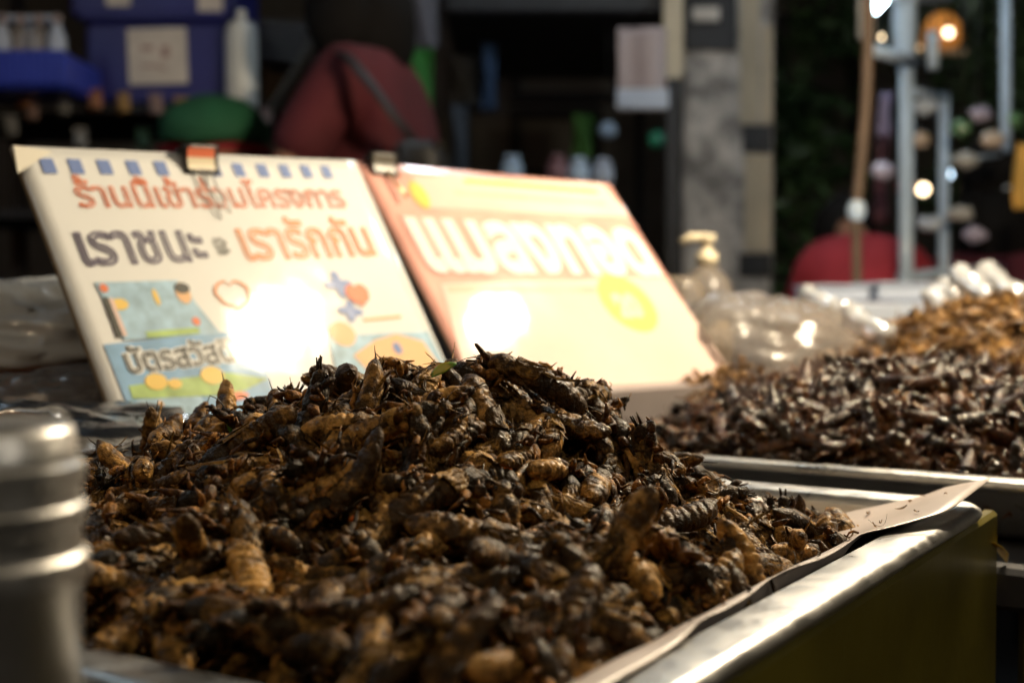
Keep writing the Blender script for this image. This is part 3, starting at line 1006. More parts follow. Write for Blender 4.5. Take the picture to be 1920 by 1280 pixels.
# ------------------------------------------------------------------ insects
def skin_shader(name, dark, mid, light, rough=.36, coat=.25, scale=150.0, sss=.0, lo=.36, hi=.70, bump=.8):
    m = bpy.data.materials.new(name)
    m.use_nodes = True
    nt = m.node_tree
    N = nt.nodes
    L = nt.links
    b = N['Principled BSDF']
    tc = N.new('ShaderNodeTexCoord')
    geo = N.new('ShaderNodeNewGeometry')
    oi = N.new('ShaderNodeObjectInfo')
    off = N.new('ShaderNodeVectorMath'); off.operation = 'ADD'
    sc_ = N.new('ShaderNodeVectorMath'); sc_.operation = 'SCALE'
    sc_.inputs[0].default_value = (3, 5, 7)
    L.new(oi.outputs['Random'], sc_.inputs['Scale'])
    L.new(tc.outputs['Object'], off.inputs[0]); L.new(sc_.outputs[0], off.inputs[1])
    n1 = N.new('ShaderNodeTexNoise'); n1.inputs['Scale'].default_value = scale; n1.inputs['Detail'].default_value = 5; n1.inputs['Roughness'].default_value = .65
    L.new(off.outputs[0], n1.inputs[0])
    n2 = N.new('ShaderNodeTexNoise'); n2.inputs['Scale'].default_value = scale * 5; n2.inputs['Detail'].default_value = 3
    L.new(off.outputs[0], n2.inputs[0])
    # shift by random per island and per object
    ad = N.new('ShaderNodeMath'); ad.operation = 'MULTIPLY_ADD'; ad.inputs[1].default_value = .30; 
    L.new(geo.outputs['Random Per Island'], ad.inputs[0]); L.new(n1.outputs[0], ad.inputs[2])
    ad2 = N.new('ShaderNodeMath'); ad2.operation = 'MULTIPLY_ADD'; ad2.inputs[1].default_value = .22
    L.new(oi.outputs['Random'], ad2.inputs[0]); L.new(ad.outputs[0], ad2.inputs[2])
    sb = N.new('ShaderNodeMath'); sb.operation = 'SUBTRACT'; sb.inputs[1].default_value = .26
    L.new(ad2.outputs[0], sb.inputs[0])
    r = N.new('ShaderNodeValToRGB')
    e = r.color_ramp.elements
    e[0].position = lo; e[0].color = (*dark, 1)
    e[1].position = hi; e[1].color = (*light, 1)
    q = e.new((lo + hi) / 2); q.color = (*mid, 1)
    L.new(sb.outputs[0], r.inputs[0])
    L.new(r.outputs[0], b.inputs['Base Color'])
    b.inputs['Coat Weight'].default_value = coat
    b.inputs['Coat Roughness'].default_value = .10
    b.inputs['Specular IOR Level'].default_value = .25
    b.inputs['Specular Tint'].default_value = (1, .8, .55, 1)
    mr = N.new('ShaderNodeMapRange'); mr.inputs[1].default_value = .35; mr.inputs[2].default_value = .65; mr.inputs[3].default_value = rough - .12; mr.inputs[4].default_value = rough + .22
    L.new(n2.outputs[0], mr.inputs[0]); L.new(mr.outputs[0], b.inputs['Roughness'])
    bp = N.new('ShaderNodeBump'); bp.inputs['Strength'].default_value = bump; bp.inputs['Distance'].default_value = .0011
    mxb = N.new('ShaderNodeMath'); mxb.operation = 'ADD'
    L.new(n1.outputs[0], mxb.inputs[0]); L.new(n2.outputs[0], mxb.inputs[1]); L.new(mxb.outputs[0], bp.inputs['Height'])
    L.new(bp.outputs[0], b.inputs['Normal'])
    L.new(bp.outputs[0], b.inputs['Coat Normal'])
    if sss:
        b.inputs['Subsurface Weight'].default_value = sss
        b.inputs['Subsurface Scale'].default_value = .004
        b.inputs['Subsurface Radius'].default_value = (1, .35, .1)
    return m


M_abd = skin_shader('fried abdomen', (.007, .003, .001), (.062, .028, .006), (.62, .33, .085), .44, .20, 150, lo=.39, hi=.82)
M_thx = skin_shader('fried thorax', (.005, .003, .001), (.028, .013, .003), (.38, .20, .05), .46, .22, 200, lo=.34, hi=.76)
M_leg = skin_shader('fried leg', (.010, .004, .001), (.085, .031, .005), (.42, .18, .032), .44, .15, 260, lo=.34, hi=.72)
M_wng = skin_shader('fried wing', (.012, .006, .001), (.090, .042, .008), (.44, .24, .055), .44, .12, 220, lo=.30, hi=.72)
M_eye = mat('insect eye', (.006, .005, .005), .15, coat=.5)


def cricket_parts(seed, lod=1.0):
    """parts of one fried mole cricket in metres, head towards +x, back towards +z; centre of the body at 0"""
    rg = random.Random(seed)
    P = {}
    sd = rg.uniform(0, 50)
    Rb = rg.uniform(.0042, .0051)
    nr, ns = int(46 * lod) + 8, int(22 * lod) + 6
    bend = rg.uniform(-34, 34)         # per metre, sideways
    bendz = rg.uniform(-6, 42)
    def bd(p):
        p = Vector(p)
        x = p.x + .002
        k = x if x < 0 else x * .5
        a, c = bend * k, bendz * k
        return Vector((p.x - .3 * abs(x) * (a * a + c * c) * .5, p.y + a * k * .5 - 0, p.z - abs(c) * abs(k) * .5 if bendz > 0 else p.z + abs(c * k) * .3))
    # abdomen, segmented
    mb = MB()
    nseg = 8
    vs, fs = [], []
    L0, L1 = .004, -.0235
    for i in range(nr + 1):
        t = i / nr
        x = L0 + (L1 - L0) * t
        env = (math.sin(min(1, t * 3.2 + .35) * math.pi / 2)) * (1 - max(0, (t - .66) / .34) ** 3.0 * .72)
        s = (t * nseg) % 1
        if i == nr: env *= .35
        if i == nr - 1: env *= .8
        for j in range(ns):
            a = 2 * math.pi * j / ns
            d = Vector((math.cos(a), math.sin(a), 0))
            seg = 1 + .16 * math.sin(math.pi * min(1, s * 1.0)) ** .6 - .07 * (1 - s)
            wr = .14 * noise.noise(Vector((d.x * 1.1, d.y * 1.1, x * 140 + sd))) + .09 * noise.noise(Vector((d.x * 2.4, d.y * 2.4, x * 380 + sd)))
            wr += .08 * noise.noise(Vector((a * 3.5, x * 900, sd)))
            r = Rb * env * (seg + wr)
            side = 1 - .14 * max(0, -math.sin(a)) ** 2
            vs.append(bd((x + .0006 * noise.noise(Vector((d.x * 2, d.y * 2, x * 300))), math.cos(a) * r, math.sin(a) * r * .86 * side)))
    for i in range(nr):
        for j in range(ns):
            a, b = i * ns + j, i * ns + (j + 1) % ns
            fs.append((a, b, b + ns, a + ns))
    fs.append(tuple(range(ns))); fs.append(tuple(range(nr * ns, (nr + 1) * ns))[::-1])
    mb.add(vs, fs)
    # tail feelers
    for sy in (-1, 1):
        if rg.random() < .5: continue
        q = [bd((L1 + .001 - k * .0010, sy * (.0016 + k * .0004), .0005 + .0002 * k + rg.uniform(0, .0003))) for k in range(5)]
        mb.tube(q, [.00032, .00028, .00024, .0002, .0001], max(4, int(6 * lod)), cap=False)
    P['body'] = (mb, M_abd)
    # thorax shield
    mb = MB()
    n_, m_ = int(20 * lod) + 6, int(16 * lod) + 6
    c = Vector((.0080, 0, .0002))
    vs0 = len(mb.v)
    mb.ball(c, (.0078, Rb * 1.0, Rb * .92), n_, m_, nz=.16, nf=2.2, seed=sd)
    nv = []
    for v in mb.v:
        v = Vector(v); d = v - c
        rid = 1 + .05 * noise.noise(v * 700 + Vector((sd, 0, 0)))
        fl = .8 if d.x < -.004 else 1
        nv.append(bd(c + Vector((d.x, d.y * rid, d.z * rid * (1 if d.z > 0 else .85)))))
    mb.v = nv
    P['thorax_shield'] = (mb, M_thx)
    # head with eyes, palps and antennae
    mb = MB()
    hc_ = Vector((.0158, 0, -.0008)) 
    tmp = MB(); tmp.ball(hc_, (.0038, .0032, .0031), int(14 * lod) + 5, int(10 * lod) + 4, nz=.18, nf=2, seed=sd + 4)
    mb.add([bd(v) for v in tmp.v], tmp.f)
    for sy in (-1, 1):
        for k in range(2):
            q = [bd(hc_ + Vector((.003 + t * .0022, sy * (.0009 + k * .0006 + t * .0002), -.0014 - t * (.0006 + k * .0004)))) for t in range(3)]
            mb.tube(q, [.0005, .0004, .0003], 5, cap=True)
        if rg.random() < .6: continue
        cu = rg.uniform(-.5, .9); cv = rg.uniform(-.6, .6)
        q = [bd(hc_ + Vector((.002 + t * .0011, sy * (.0015 + t * .0011 * (1 + cv)), .0016 + .0013 * t * cu - .00022 * t * t * cu))) for t in range(7)]
        mb.tube(q, [.0004, .00034, .0003, .00025, .0002, .00018, .0001], 4, cap=False)
    mb.cur = 1
    for sy in (-1, 1):
        tmp = MB(); tmp.ball(hc_ + Vector((.0012, sy * .0027, .0010)), .0009, 7, 5); mb.add([bd(v) for v in tmp.v], tmp.f)
    P['head'] = (mb, [M_thx, M_eye])
    # digging forelegs: thick joint, broad flattened shin with four claws
    for si, sy in enumerate((-1, 1)):
        if rg.random() < .12: continue
        mb = MB()
        up = rg.uniform(-.4, .9); out = rg.uniform(.5, 1.2)
        sh_ = Vector((.0098, sy * Rb * .62, -.0018))
        el = sh_ + Vector((.0026 + rg.uniform(-.002, .002), sy * .0046 * out, -.0012 + up * .0020))
        hd_ = el + Vector((.0052, sy * -.0004, .0012 + up * .0034))
        k = int(8 * lod) + 4
        mb.tube([bd(sh_), bd((sh_ + el) / 2), bd(el)], [.0017, .0022, .0016], k, nz=.3, seed=sd)
        mb.tube([bd(el), bd(el * .6 + hd_ * .4), bd(el * .2 + hd_ * .8), bd(hd_)], [.0014, .0023, .0021, .0008], k, flat=.55, nz=.3, seed=sd + 2)
        ax = (hd_ - el).normalized()
        for q in range(4):
            base = hd_ - ax * .0006 * q + Vector((0, sy * (.0004 - q * .0010), (q - 1.5) * .0007))
            tip = base + ax * (.0015 - q * .0002) + Vector((0, -sy * (.0002 + q * .0006), (q - 1.2) * .0007))
            mb.tube([bd(base), bd((base + tip) / 2 + Vector((0, 0, .0002))), bd(tip)], [.0007, .00055, .0002], 5, cap=False)
        P['foreleg' + '.%d' % si] = (mb, M_leg)
    # middle and hind legs
    for si, sy in enumerate((-1, 1)):
        if rg.random() < .08: continue
        mb = MB()
        k = int(7 * lod) + 4
        a0 = Vector((.0045, sy * Rb * .7, -.0018))
        ang = rg.uniform(-.5, .7)
        kn = a0 + Vector((-.0062 + rg.uniform(-.003, .003), sy * (.0044 + .001 * ang), .0026 + ang * .0026))
        ft = kn + Vector((-.0050, sy * rg.uniform(-.002, .003), -.0040 + rg.uniform(-.001, .004)))
        mb.tube([bd(a0), bd(a0 * .65 + kn * .35 + Vector((0, 0, .0005))), bd(a0 * .3 + kn * .7), bd(kn)], [.0013, .0020, .0014, .0008], k, flat=.8, nz=.3, seed=sd)
        mb.tube([bd(kn), bd((kn + ft) / 2), bd(ft)], [.0008, .0007, .0005], k - 1)
        for q in range(4):
            b0 = kn * (1 - .2 * q - .2) + ft * (.2 * q + .2)
            mb.tube([bd(b0), bd(b0 + Vector((-.0010, sy * .0006, .0008)))], [.00024, .00005], 4, cap=False)
        e2 = ft + Vector((-.0030, sy * .0008, rg.uniform(-.001, .002)))
        mb.tube([bd(ft), bd((ft + e2) / 2 + Vector((0, 0, -.0004))), bd(e2)], [.0004, .0003, .0002], 5)
        # middle leg
        b0 = Vector((.0075, sy * Rb * .75, -.0024))
        k2 = b0 + Vector((rg.uniform(-.003, .003), sy * .0045, .0008 + rg.uniform(-.001, .002)))
        f2 = k2 + Vector((-.001 + rg.uniform(-.003, .003), sy * .002, -.0034))
        mb.tube([bd(b0), bd((b0 + k2) / 2), bd(k2), bd(f2)], [.0010, .0012, .0008, .0003], k - 1, nz=.3, seed=sd + 6)
        P['hind_leg' + '.%d' % si] = (mb, M_leg)
    # leathery fore wings, wrapped over the back
    for si, sy in enumerate((-1, 1)):
        if rg.random() < .15: continue
        mb = MB()
        L_ = rg.uniform(.0090, .0130)
        lift = rg.uniform(.04, .30)
        tw = rg.uniform(-.2, .2)
        nu, nv = int(16 * lod) + 4, int(8 * lod) + 3
        def fw(u, v, sy=sy, L_=L_, lift=lift, tw=tw):
            x = .0050 - L_ * u
            wdt = math.sin(min(1, .30 + u * .9) * math.pi) ** .5 if u < .78 else math.sin(min(1, .30 + u * .9) * math.pi * .96) ** .5 if (.30 + u * .9) * .96 < 1 else .25
            wdt = max(.2, (1 - abs(2 * u - .9) ** 3 * .65))
            a = (v * 1.45 * wdt - .12) + tw * u
            r = Rb * (1.10 + lift * u * u) + .00035 * math.sin(v * 22 + u * 3) * (1 if lod > .8 else .6) + .0006 * noise.noise(Vector((u * 4, v * 4, sd + sy)))
            return bd((x, sy * math.sin(a) * r, math.cos(a) * r * .92 + .0002))
        mb.sheet(fw, nu, nv)
        P['forewing' + '.%d' % si] = (mb, M_wng)
    # folded hind wings: long curled straps past the tail
    for si, sy in enumerate((-1, 1)):
        if rg.random() < .45: continue
        mb = MB()
        L_ = rg.uniform(.017, .026)
        cu = rg.uniform(-50, 50); cs = rg.uniform(-45, 45)
        def hw_(u, v, sy=sy, L_=L_, cu=cu, cs=cs):
            s = L_ * u
            wd = .0010 * (1 - u) ** .6 + .0004
            ang = max(0, s - .009) * cu
            p = Vector((.003 - s * math.cos(ang * .6), sy * (.0012 + max(0, s - .009) * .1) + cs * max(0, s - .009) ** 2, Rb * .98 + .0004 + max(0, s - .009) * math.sin(ang) * .9))
            w_ = (v - .5) * 2
            p += Vector((0, w_ * wd, -abs(w_) * wd * .7 + .0003 * math.sin(w_ * 9)))
            return bd(p)
        mb.sheet(hw_, int(20 * lod) + 5, int(6 * lod) + 2)
        P['hindwing' + '.%d' % si] = (mb, M_wng)
    return P


NV = 14
variants = []
for k in range(NV):
    P = cricket_parts(100 + k, 1.0)
    variants.append([(n_.split('.')[0], mb.mesh(n_.split('.')[0], m_)) for n_, (mb, m_) in P.items()])


def keep_in(M, MT, wa, wb, ln=.019, wall=.029):
    """push an insect inwards where its ends would cross the tray wall"""
    Mi = MT.inverted()
    da = db = 0
    for k in (-1.1, 1):
        q = Mi @ (M @ Vector((ln * k, 0, 0)))
        w_ = wall if q.z < -.004 else wall - .012
        da = max(da, w_ - q.x) if q.x < w_ else (min(da, wa - w_ - q.x) if q.x > wa - w_ else da)
        db = max(db, w_ - q.y) if q.y < w_ else (min(db, wb - w_ - q.y) if q.y > wb - w_ else db)
        if q.z < -.026: M = Matrix.Translation((0, 0, -.026 - q.z)) @ M
    return Matrix.Translation(MT.to_3x3() @ Vector((da, db, 0))) @ M


def place_insect(var, M, label, group):
    """root mesh is the abdomen; other parts are children sharing mesh data"""
    root = bpy.data.objects.new('mole_cricket', var[0][1])
    COL.objects.link(root)
    root.matrix_world = M
    for n_, me in var[1:]:
        c = bpy.data.objects.new(n_, me)
        COL.objects.link(c)
        c.parent = root
    root['label'] = label
    root['category'] = 'fried insect'
    root['group'] = group
    return root


# heap surface in tray axes, height over the rim
def smooth(x, a, b):
    t = min(1, max(0, (x - a) / (b - a)))
    return t * t * (3 - 2 * t)


def lerp_tab(x, tab):
    if x <= tab[0][0]: return tab[0][1]
    for (x0, y0), (x1, y1) in zip(tab, tab[1:]):
        if x <= x1:
            return y0 + (y1 - y0) * (x - x0) / (x1 - x0)
    return tab[-1][1]


BT = [(.018, -.028), (.035, -.018), (.075, .002), (.12, .033), (.155, .052), (.185, .059), (.22, .052), (.27, .038), (.32, .022), (.36, -.002), (.385, -.018)]
def heap_h(a, b):
    a -= .0148
    base = lerp_tab(b, BT)
    da = a - .215
    fall = math.exp(-(abs(da) / (.155 if da < 0 else .138)) ** 2.3)
    h = -.032 + (base + .032) * fall
    # the near part of the tray is filled to the rim
    nf = smooth(a, -.01, .035) * (1 - smooth(a, .16, .34)) * smooth(b, .012, .06) * (1 - smooth(b, .35, .40))
    h = max(h, -.032 + .036 * nf)
    ridge = smooth(a, .26, .36) * (1 - smooth(a, .36, .40)) * 0
    h += (.006 * noise.noise(Vector((a * 22, b * 22, 1.3))) + .005 * noise.noise(Vector((a * 52, b * 52, 4.3)))) * (1 if h > -.022 else .3)
    return h


def heap_n(f, a, b, e=.006):
    gx = (f(a + e, b) - f(a - e, b)) / (2 * e)
    gy = (f(a, b + e) - f(a, b - e)) / (2 * e)
    return Vector((-gx, -gy, 1)).normalized()


def orient(n, rg, tilt=.35):
    """random heading in the plane of n, tilted and rolled"""
    t = n.orthogonal().normalized()
    t.rotate(Matrix.Rotation(rg.uniform(0, 2 * math.pi), 3, n))
    s = n.cross(t)
    M = Matrix((t, s, n)).transposed()
    M = M @ Matrix.Rotation(max(-.5, min(.5, rg.gauss(0, tilt))), 3, 'Y') @ Matrix.Rotation(rg.choice([0, 0, .5, -.6, 1.4, -1.4, 3.0]) + rg.gauss(0, .3), 3, 'X')
    return M


def scatter(f, region, rmin, tries, rg, accept=lambda a, b: True, maxn=10 ** 9):
    pts = []
    cell = rmin
    grid = {}
    for _ in range(tries):
        a = rg.uniform(region[0], region[1]); b = rg.uniform(region[2], region[3])
        if not accept(a, b): continue
        h = f(a, b)
        p = Vector((a, b, h))
        k = (int(a / cell), int(b / cell))
        ok = True
        for i in (-1, 0, 1):
            for j in (-1, 0, 1):
                for q in grid.get((k[0] + i, k[1] + j), ()):
                    if (q - p).length < rmin:
                        ok = False; break
                if not ok: break
            if not ok: break
        if ok:
            grid.setdefault(k, []).append(p)
            pts.append(p)
            if len(pts) >= maxn: break
    return pts


def px_of(P):
    c, s = math.cos(PIT), math.sin(PIT)
    z0 = P.z - HZ
    y = c * P.y - s * z0
    z = s * P.y + c * z0
    return 960 + F * P.x / y, 640 - F * z / y


def visible(f, M, a, b):
    """does the heap surface at a,b face the lens, unhidden by the heap itself and inside the frame"""
    P = M @ Vector((a, b, f(a, b) + .006))
    px, py = px_of(P)
    if not (60 < px < 2000 and py < 1330): return False
    E_ = M.inverted() @ Vector((0, 0, HZ))
    Q = Vector((a, b, f(a, b) + .006))
    for k in range(1, 16):
        q = Q + (E_ - Q) * (k * .035)
        if 0 < q.x < TA and 0 < q.y < TB and q.z < f(q.x, q.y) - .002: return False
    return True


class Joined:
    """many low-detail insects gathered into one object"""
    def __init__(s):
        s.v = []; s.f4 = []; s.mi = []; s.n = 0
    def add(s, tpl, M):
        V_, F_, MI = tpl
        R_ = np.array(M.to_3x3()); T_ = np.array(M.translation)
        s.v.append(V_ @ R_.T + T_)
        s.f4.append(F_ + s.n); s.mi.append(MI)
        s.n += len(V_)
    def build(s, name, mats):
        me = bpy.data.meshes.new(name)
        v = np.concatenate(s.v); f = np.concatenate(s.f4); mi = np.concatenate(s.mi)
        me.vertices.add(len(v)); me.vertices.foreach_set('co', v.ravel())
        me.loops.add(f.size); me.loops.foreach_set('vertex_index', f.ravel().astype(np.int32))
        me.polygons.add(len(f)); me.polygons.foreach_set('loop_start', (np.arange(len(f)) * 4).astype(np.int32))
        me.polygons.foreach_set('material_index', mi.astype(np.int32))
        me.polygons.foreach_set('use_smooth', np.ones(len(f), bool))
        for m in mats: me.materials.append(m)
        me.update(calc_edges=True)
        me.validate()
        return link(name, me)


LOW_MATS = [M_abd, M_thx, M_leg, M_wng]
def template(seed, lod=.3, scale=1.0, mats=LOW_MATS):
    P = cricket_parts(seed, lod)
    vs, fs, mi = [], [], []
    for n_, (mb, m_) in P.items():
        o = len(vs)
        m0 = m_[0] if isinstance(m_, list) else m_
        k = [M_abd, M_thx, M_leg, M_wng].index(m0)
        vs += [tuple(Vector(v) * scale) for v in mb.v]
        for f in mb.f:
            if len(f) == 4:
                fs.append([i + o for i in f]); mi.append(k)
    return np.array(vs), np.array(fs, dtype=np.int64), np.array(mi)


low = [template(500 + k, .16) for k in range(8)]

rg = random.Random(21)
E_loc = M_tray.inverted() @ Vector((0, 0, HZ))
inside = lambda a, b: heap_h(a, b) > -.0275
vis = lambda a, b: inside(a, b) and visible(heap_h, M_tray, a, b)
cand = scatter(heap_h, (.040, TA - .040, .030, TB - .045), .0122, 30000, rg, vis)
cand.sort(key=lambda p: (M_tray @ p).y)
print('visible crickets', len(cand))
top_pts = cand[:300] if len(cand) <= 300 else sorted(rg.sample(cand, 300), key=lambda p: p.x)
rest = [p for p in cand if p not in top_pts]

def zone(P, p):
    px, py = px_of(P)
    hz = p.z
    if py > 1180: return 'along the near edge of the heap'
    if p.y < .075: return 'low on the right foot by the paper'
    if px < 420: return 'on the left shoulder by the grinder'
    if hz > .055: return 'at the top of the heap'
    if hz > .025: return 'on the upper front slope' if px < 1000 else 'on the upper right slope'
    return 'halfway down the front slope' if px < 1000 else 'halfway down the right slope'
def pose(M):
    x = (M.to_3x3() @ Vector((1, 0, 0))).normalized(); z = (M.to_3x3() @ Vector((0, 0, 1))).normalized()
    a = 'belly down' if z.z > .4 else ('on its back' if z.z < -.4 else 'on its side')
    if abs(x.y) > .8: d = 'head away' if x.y > 0 else 'head forward'
    elif x.z > .55: d = 'head up'
    elif x.z < -.55: d = 'head down'
    else: d = 'head left' if x.x < 0 else 'head right'
    return a + ', ' + d


looks = ['fried mole cricket with dark brown body', 'fried mole cricket with its shovel forelegs spread', 'oily fried mole cricket with folded wings', 'curled fried mole cricket']
GRP = 'fried mole crickets heaped in the nearest tray'
for p in top_pts:
    n = heap_n(heap_h, p.x, p.y)
    M3 = orient(n, rg, .27)
    s = rg.uniform(.90, 1.16)
    M = M_tray @ Matrix.Translation(p + n * rg.uniform(.000, .010)) @ M3.to_4x4() @ Matrix.Scale(s, 4)
    M = keep_in(M, M_tray, TA, TB)
    P = M.translation
    place_insect(rg.choice(variants), M, 'mole cricket ' + pose(M) + ', ' + zone(P, p), GRP)

J = Joined()
under = scatter(heap_h, (.012, TA - .022, .018, TB - .02), .0098, 30000, rg, inside)
for p in under:
    if p.y < .036 or p.x < .038 or p.x > TA - .045 or p.y > TB - .045: continue
    n = heap_n(heap_h, p.x, p.y)
    M3 = orient(n, rg, .6)
    M = M_tray @ Matrix.Translation(p - n * rg.uniform(.010, .018)) @ M3.to_4x4() @ Matrix.Scale(rg.uniform(.8, 1.1), 4)
    J.add(rg.choice(low), keep_in(M, M_tray, TA, TB))
for p in rest:
    n = heap_n(heap_h, p.x, p.y)
    M = M_tray @ Matrix.Translation(p + n * .002) @ orient(n, rg, .4).to_4x4()
    J.add(rg.choice(low), M)
print('joined', J.n, len(under))
ms = J.build('cricket_heap', LOW_MATS)
tag(ms, 'mass of fried mole crickets making up the inside of the nearest heap', 'insect heap', kind='stuff')
# dark packed core under them
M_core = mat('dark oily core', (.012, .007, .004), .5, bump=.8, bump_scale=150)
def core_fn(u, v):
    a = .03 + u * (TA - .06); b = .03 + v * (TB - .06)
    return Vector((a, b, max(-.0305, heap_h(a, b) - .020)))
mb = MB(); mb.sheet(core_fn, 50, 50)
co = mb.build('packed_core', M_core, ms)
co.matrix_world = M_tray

# broken wings, legs and crumbs lying over the heap
J = Joined()
def flake(seed):
    rg_ = random.Random(seed); mb = MB()
    t = rg_.random()
    if t < .55:      # curled bit of wing
        L_, w_, cu = rg_.uniform(.004, .012), rg_.uniform(.0004, .0014), rg_.uniform(80, 420)
        mb.sheet(lambda u, v: Vector(((u - .5) * L_, (v - .5) * 2 * w_ * math.sin(math.pi * (.12 + .76 * u)), cu * ((u - .5) * L_) ** 2 * .5 + 250 * ((v - .5) * 2 * w_) ** 2)), 7, 3)
        k = 3
    elif t < .85:   # leg piece
        L_ = rg_.uniform(.004, .012); b_ = rg_.uniform(-.004, .004)
        q = [Vector((L_ * (i / 4 - .5), b_ * math.sin(i / 4 * 3.1), .001 * math.sin(i * 1.3))) for i in range(5)]
        r0 = rg_.uniform(.00025, .00065)
        mb.tube(q, [r0, r0 * 1.2, r0, r0 * .7, r0 * .3], 6, cap=False); k = 2
    else:
        mb.ball((0, 0, 0), (.0015, .0012, .001), 7, 5, nz=.5, seed=seed); k = 0
    f = np.array([list(x) for x in mb.f if len(x) == 4], dtype=np.int64)
    return np.array([tuple(v) for v in mb.v]), f, np.full(len(f), k)
flakes = [flake(k) for k in range(70)]
for k in range(2600):
    a = rg.uniform(.02, TA - .03); b = rg.uniform(.02, TB - .03)
    if not inside(a, b): continue
    n = heap_n(heap_h, a, b)
    p = Vector((a, b, heap_h(a, b))) + n * rg.uniform(-.006, .0075)
    M = M_tray @ Matrix.Translation(p) @ Euler((rg.uniform(0, 6.3), rg.uniform(0, 6.3), rg.uniform(0, 6.3))).to_matrix().to_4x4()
    J.add(rg.choice(flakes), M)
tag(J.build('crumbs', LOW_MATS), 'broken wings and legs strewn over the nearest heap', 'crumbs', kind='stuff')

# the notable cricket on the summit, leg raised
def surf(px, py, f=heap_h, M=M_tray, lift=.004):
    """where the view through px, py meets the heap"""
    d = W(px, py, 1) - Vector((0, 0, HZ))
    Mi = M.inverted()
    for k in range(1200):
        t = .25 + k * .0006
        P = Vector((0, 0, HZ)) + d * t
        q = Mi @ P
        if 0 < q.x < TA and 0 < q.y < TB and q.z < f(q.x, q.y) + lift: return P
    return surf(px, py + 12, f, M, lift) if py < 1250 else Vector((0, 0, HZ)) + d * .5
def showpiece(px, py, hx, hy, size, var, label, dep=.02, Y=None):
    """cricket whose middle shows at px,py, head towards screen direction hx,hy"""
    P = W(px, py, Y) if Y else surf(px, py)
    x = (Vector((1, 0, 0)) * hx + Vector((0, 0, 1)) * -hy + Vector((0, 1, 0)) * dep).normalized()
    back = Vector((.15, -.45, 1))
    z = (back - x * back.dot(x)).normalized()
    y = z.cross(x)
    M = Matrix((x, y, z)).transposed().to_4x4(); M.translation = P
    M = M @ Matrix.Scale(size, 4)
    return place_insect(variants[var], M, label, GRP)
top = showpiece(985, 703, -1, -.42, 1.15, 2, 'large mole cricket on the very top of the heap, one leg raised', .1, .52)
mb = MB()
Mi = top.matrix_world.inverted()
pts = [W(915, 672, .515), W(905, 662, .513), W(893, 646, .511), W(890, 644, .511)]
mb.tube([Mi @ p for p in pts], [.0013, .0010, .0007, .0002], 8, nz=.3)
mb.build('raised_leg', M_leg, top)
showpiece(1070, 800, -1, -.5, 1.1, 4, 'fried mole cricket with a long pale segmented body sloping down right of the summit')
showpiece(950, 1010, -.1, -1, 1.1, 6, 'pale segmented mole cricket standing upright in the middle of the slope')
showpiece(1255, 1085, 1, -.15, .9, 8, 'pale ringed mole cricket lying level low on the right slope')
showpiece(1095, 1105, -.3, -1, 1.05, 1, 'fried mole cricket pointing upwards left of the pale ringed one')
showpiece(950, 1100, -1, -.3, 1.1, 3, 'smooth brown mole cricket lying across the lower slope')
showpiece(210, 898, -1, .25, 1.0, 5, 'golden mole cricket lying at the left end of the heap by the grinder')
showpiece(540, 750, .35, -1, .75, 7, 'golden mole cricket standing on end at the left shoulder of the heap')
showpiece(795, 850, -.2, -1, 1.0, 9, 'grey winged mole cricket sloping below the summit')
showpiece(1465, 935, .15, -1, .8, 10, 'stubby mole cricket standing upright on the right foot of the heap')
showpiece(1330, 900, 1, -.3, .9, 12, 'fried mole cricket pointing right at the crest of the right slope')
# orange glowing bit, and green shreds
def bit(name, px, py, r, m, label, cat, M=None, group=None):
    P = surf(px, py, lift=.008)
    mb = MB(); mb.ball((0, 0, 0), r, 14, 10, nz=.25, seed=px)
    o = mb.build(name, m); o.location = P
    if M: o.rotation_euler = M
    return tag(o, label, cat, group)
M_roe = mat('orange roe', (.75, .17, .02), .3, sss=.4, noise_amt=.2, noise_scale=400, coat=.5)
bit('chilli_flake', 945, 885, (.0034, .0030, .0026), M_roe, 'shiny orange chilli flake below the summit of the heap', 'chilli flake')
bit('chilli_flake', 665, 972, (.0018, .0012, .0012), M_roe, 'small orange chilli flake left of the middle of the heap', 'chilli flake')
bit('chilli_flake', 1025, 1190, (.0024, .0018, .0018), M_roe, 'orange chilli flake near the bottom of the heap', 'chilli flake')
M_lime = mat('green leaf shred', (.07, .22, .02), .4, sss=.2)
for (px, py, ln, rz, lab) in [(832, 693, .0058, -.45, 'bright green leaf shred lying at the summit of the heap'), (432, 800, .004, 1.3, 'small green leaf shred on the left shoulder of the heap'),
                              (1165, 985, .003, .2, 'tiny green leaf shred on the right slope of the heap')]:
    P = W(px, py, .51) if py < 700 else surf(px, py, lift=.009)
    mb = MB()
    mb.sheet(lambda u, v: Vector(((u - .5) * 2 * ln, 0.0003 * math.sin(u * 5) + (v - .5) * .002, (v - .5) * 2 * .0019 * math.sin(math.pi * (.1 + .85 * u)) + .0008 * math.sin(u * 3))), 10, 4)
    o = mb.build('leaf_shred', M_lime); o.location = P; o.rotation_euler = (0, rz, .1)
    solid(o, .0002)
    tag(o, lab, 'leaf shred')

# ------------------------------------------------------------------ second heap: dark glossy insects
M_b1 = skin_shader('glossy shell', (.006, .003, .001), (.050, .021, .004), (.34, .150, .030), .50, .55, 160, lo=.38, hi=.84, bump=.35)
M_b2 = skin_shader('glossy leg', (.012, .006, .004), (.07, .022, .008), (.24, .10, .03), .25, .5, 200, lo=.34, hi=.8)
M_g1 = skin_shader('golden shell', (.020, .009, .003), (.12, .058, .014), (.40, .22, .06), .34, .4, 150, lo=.30, hi=.74)


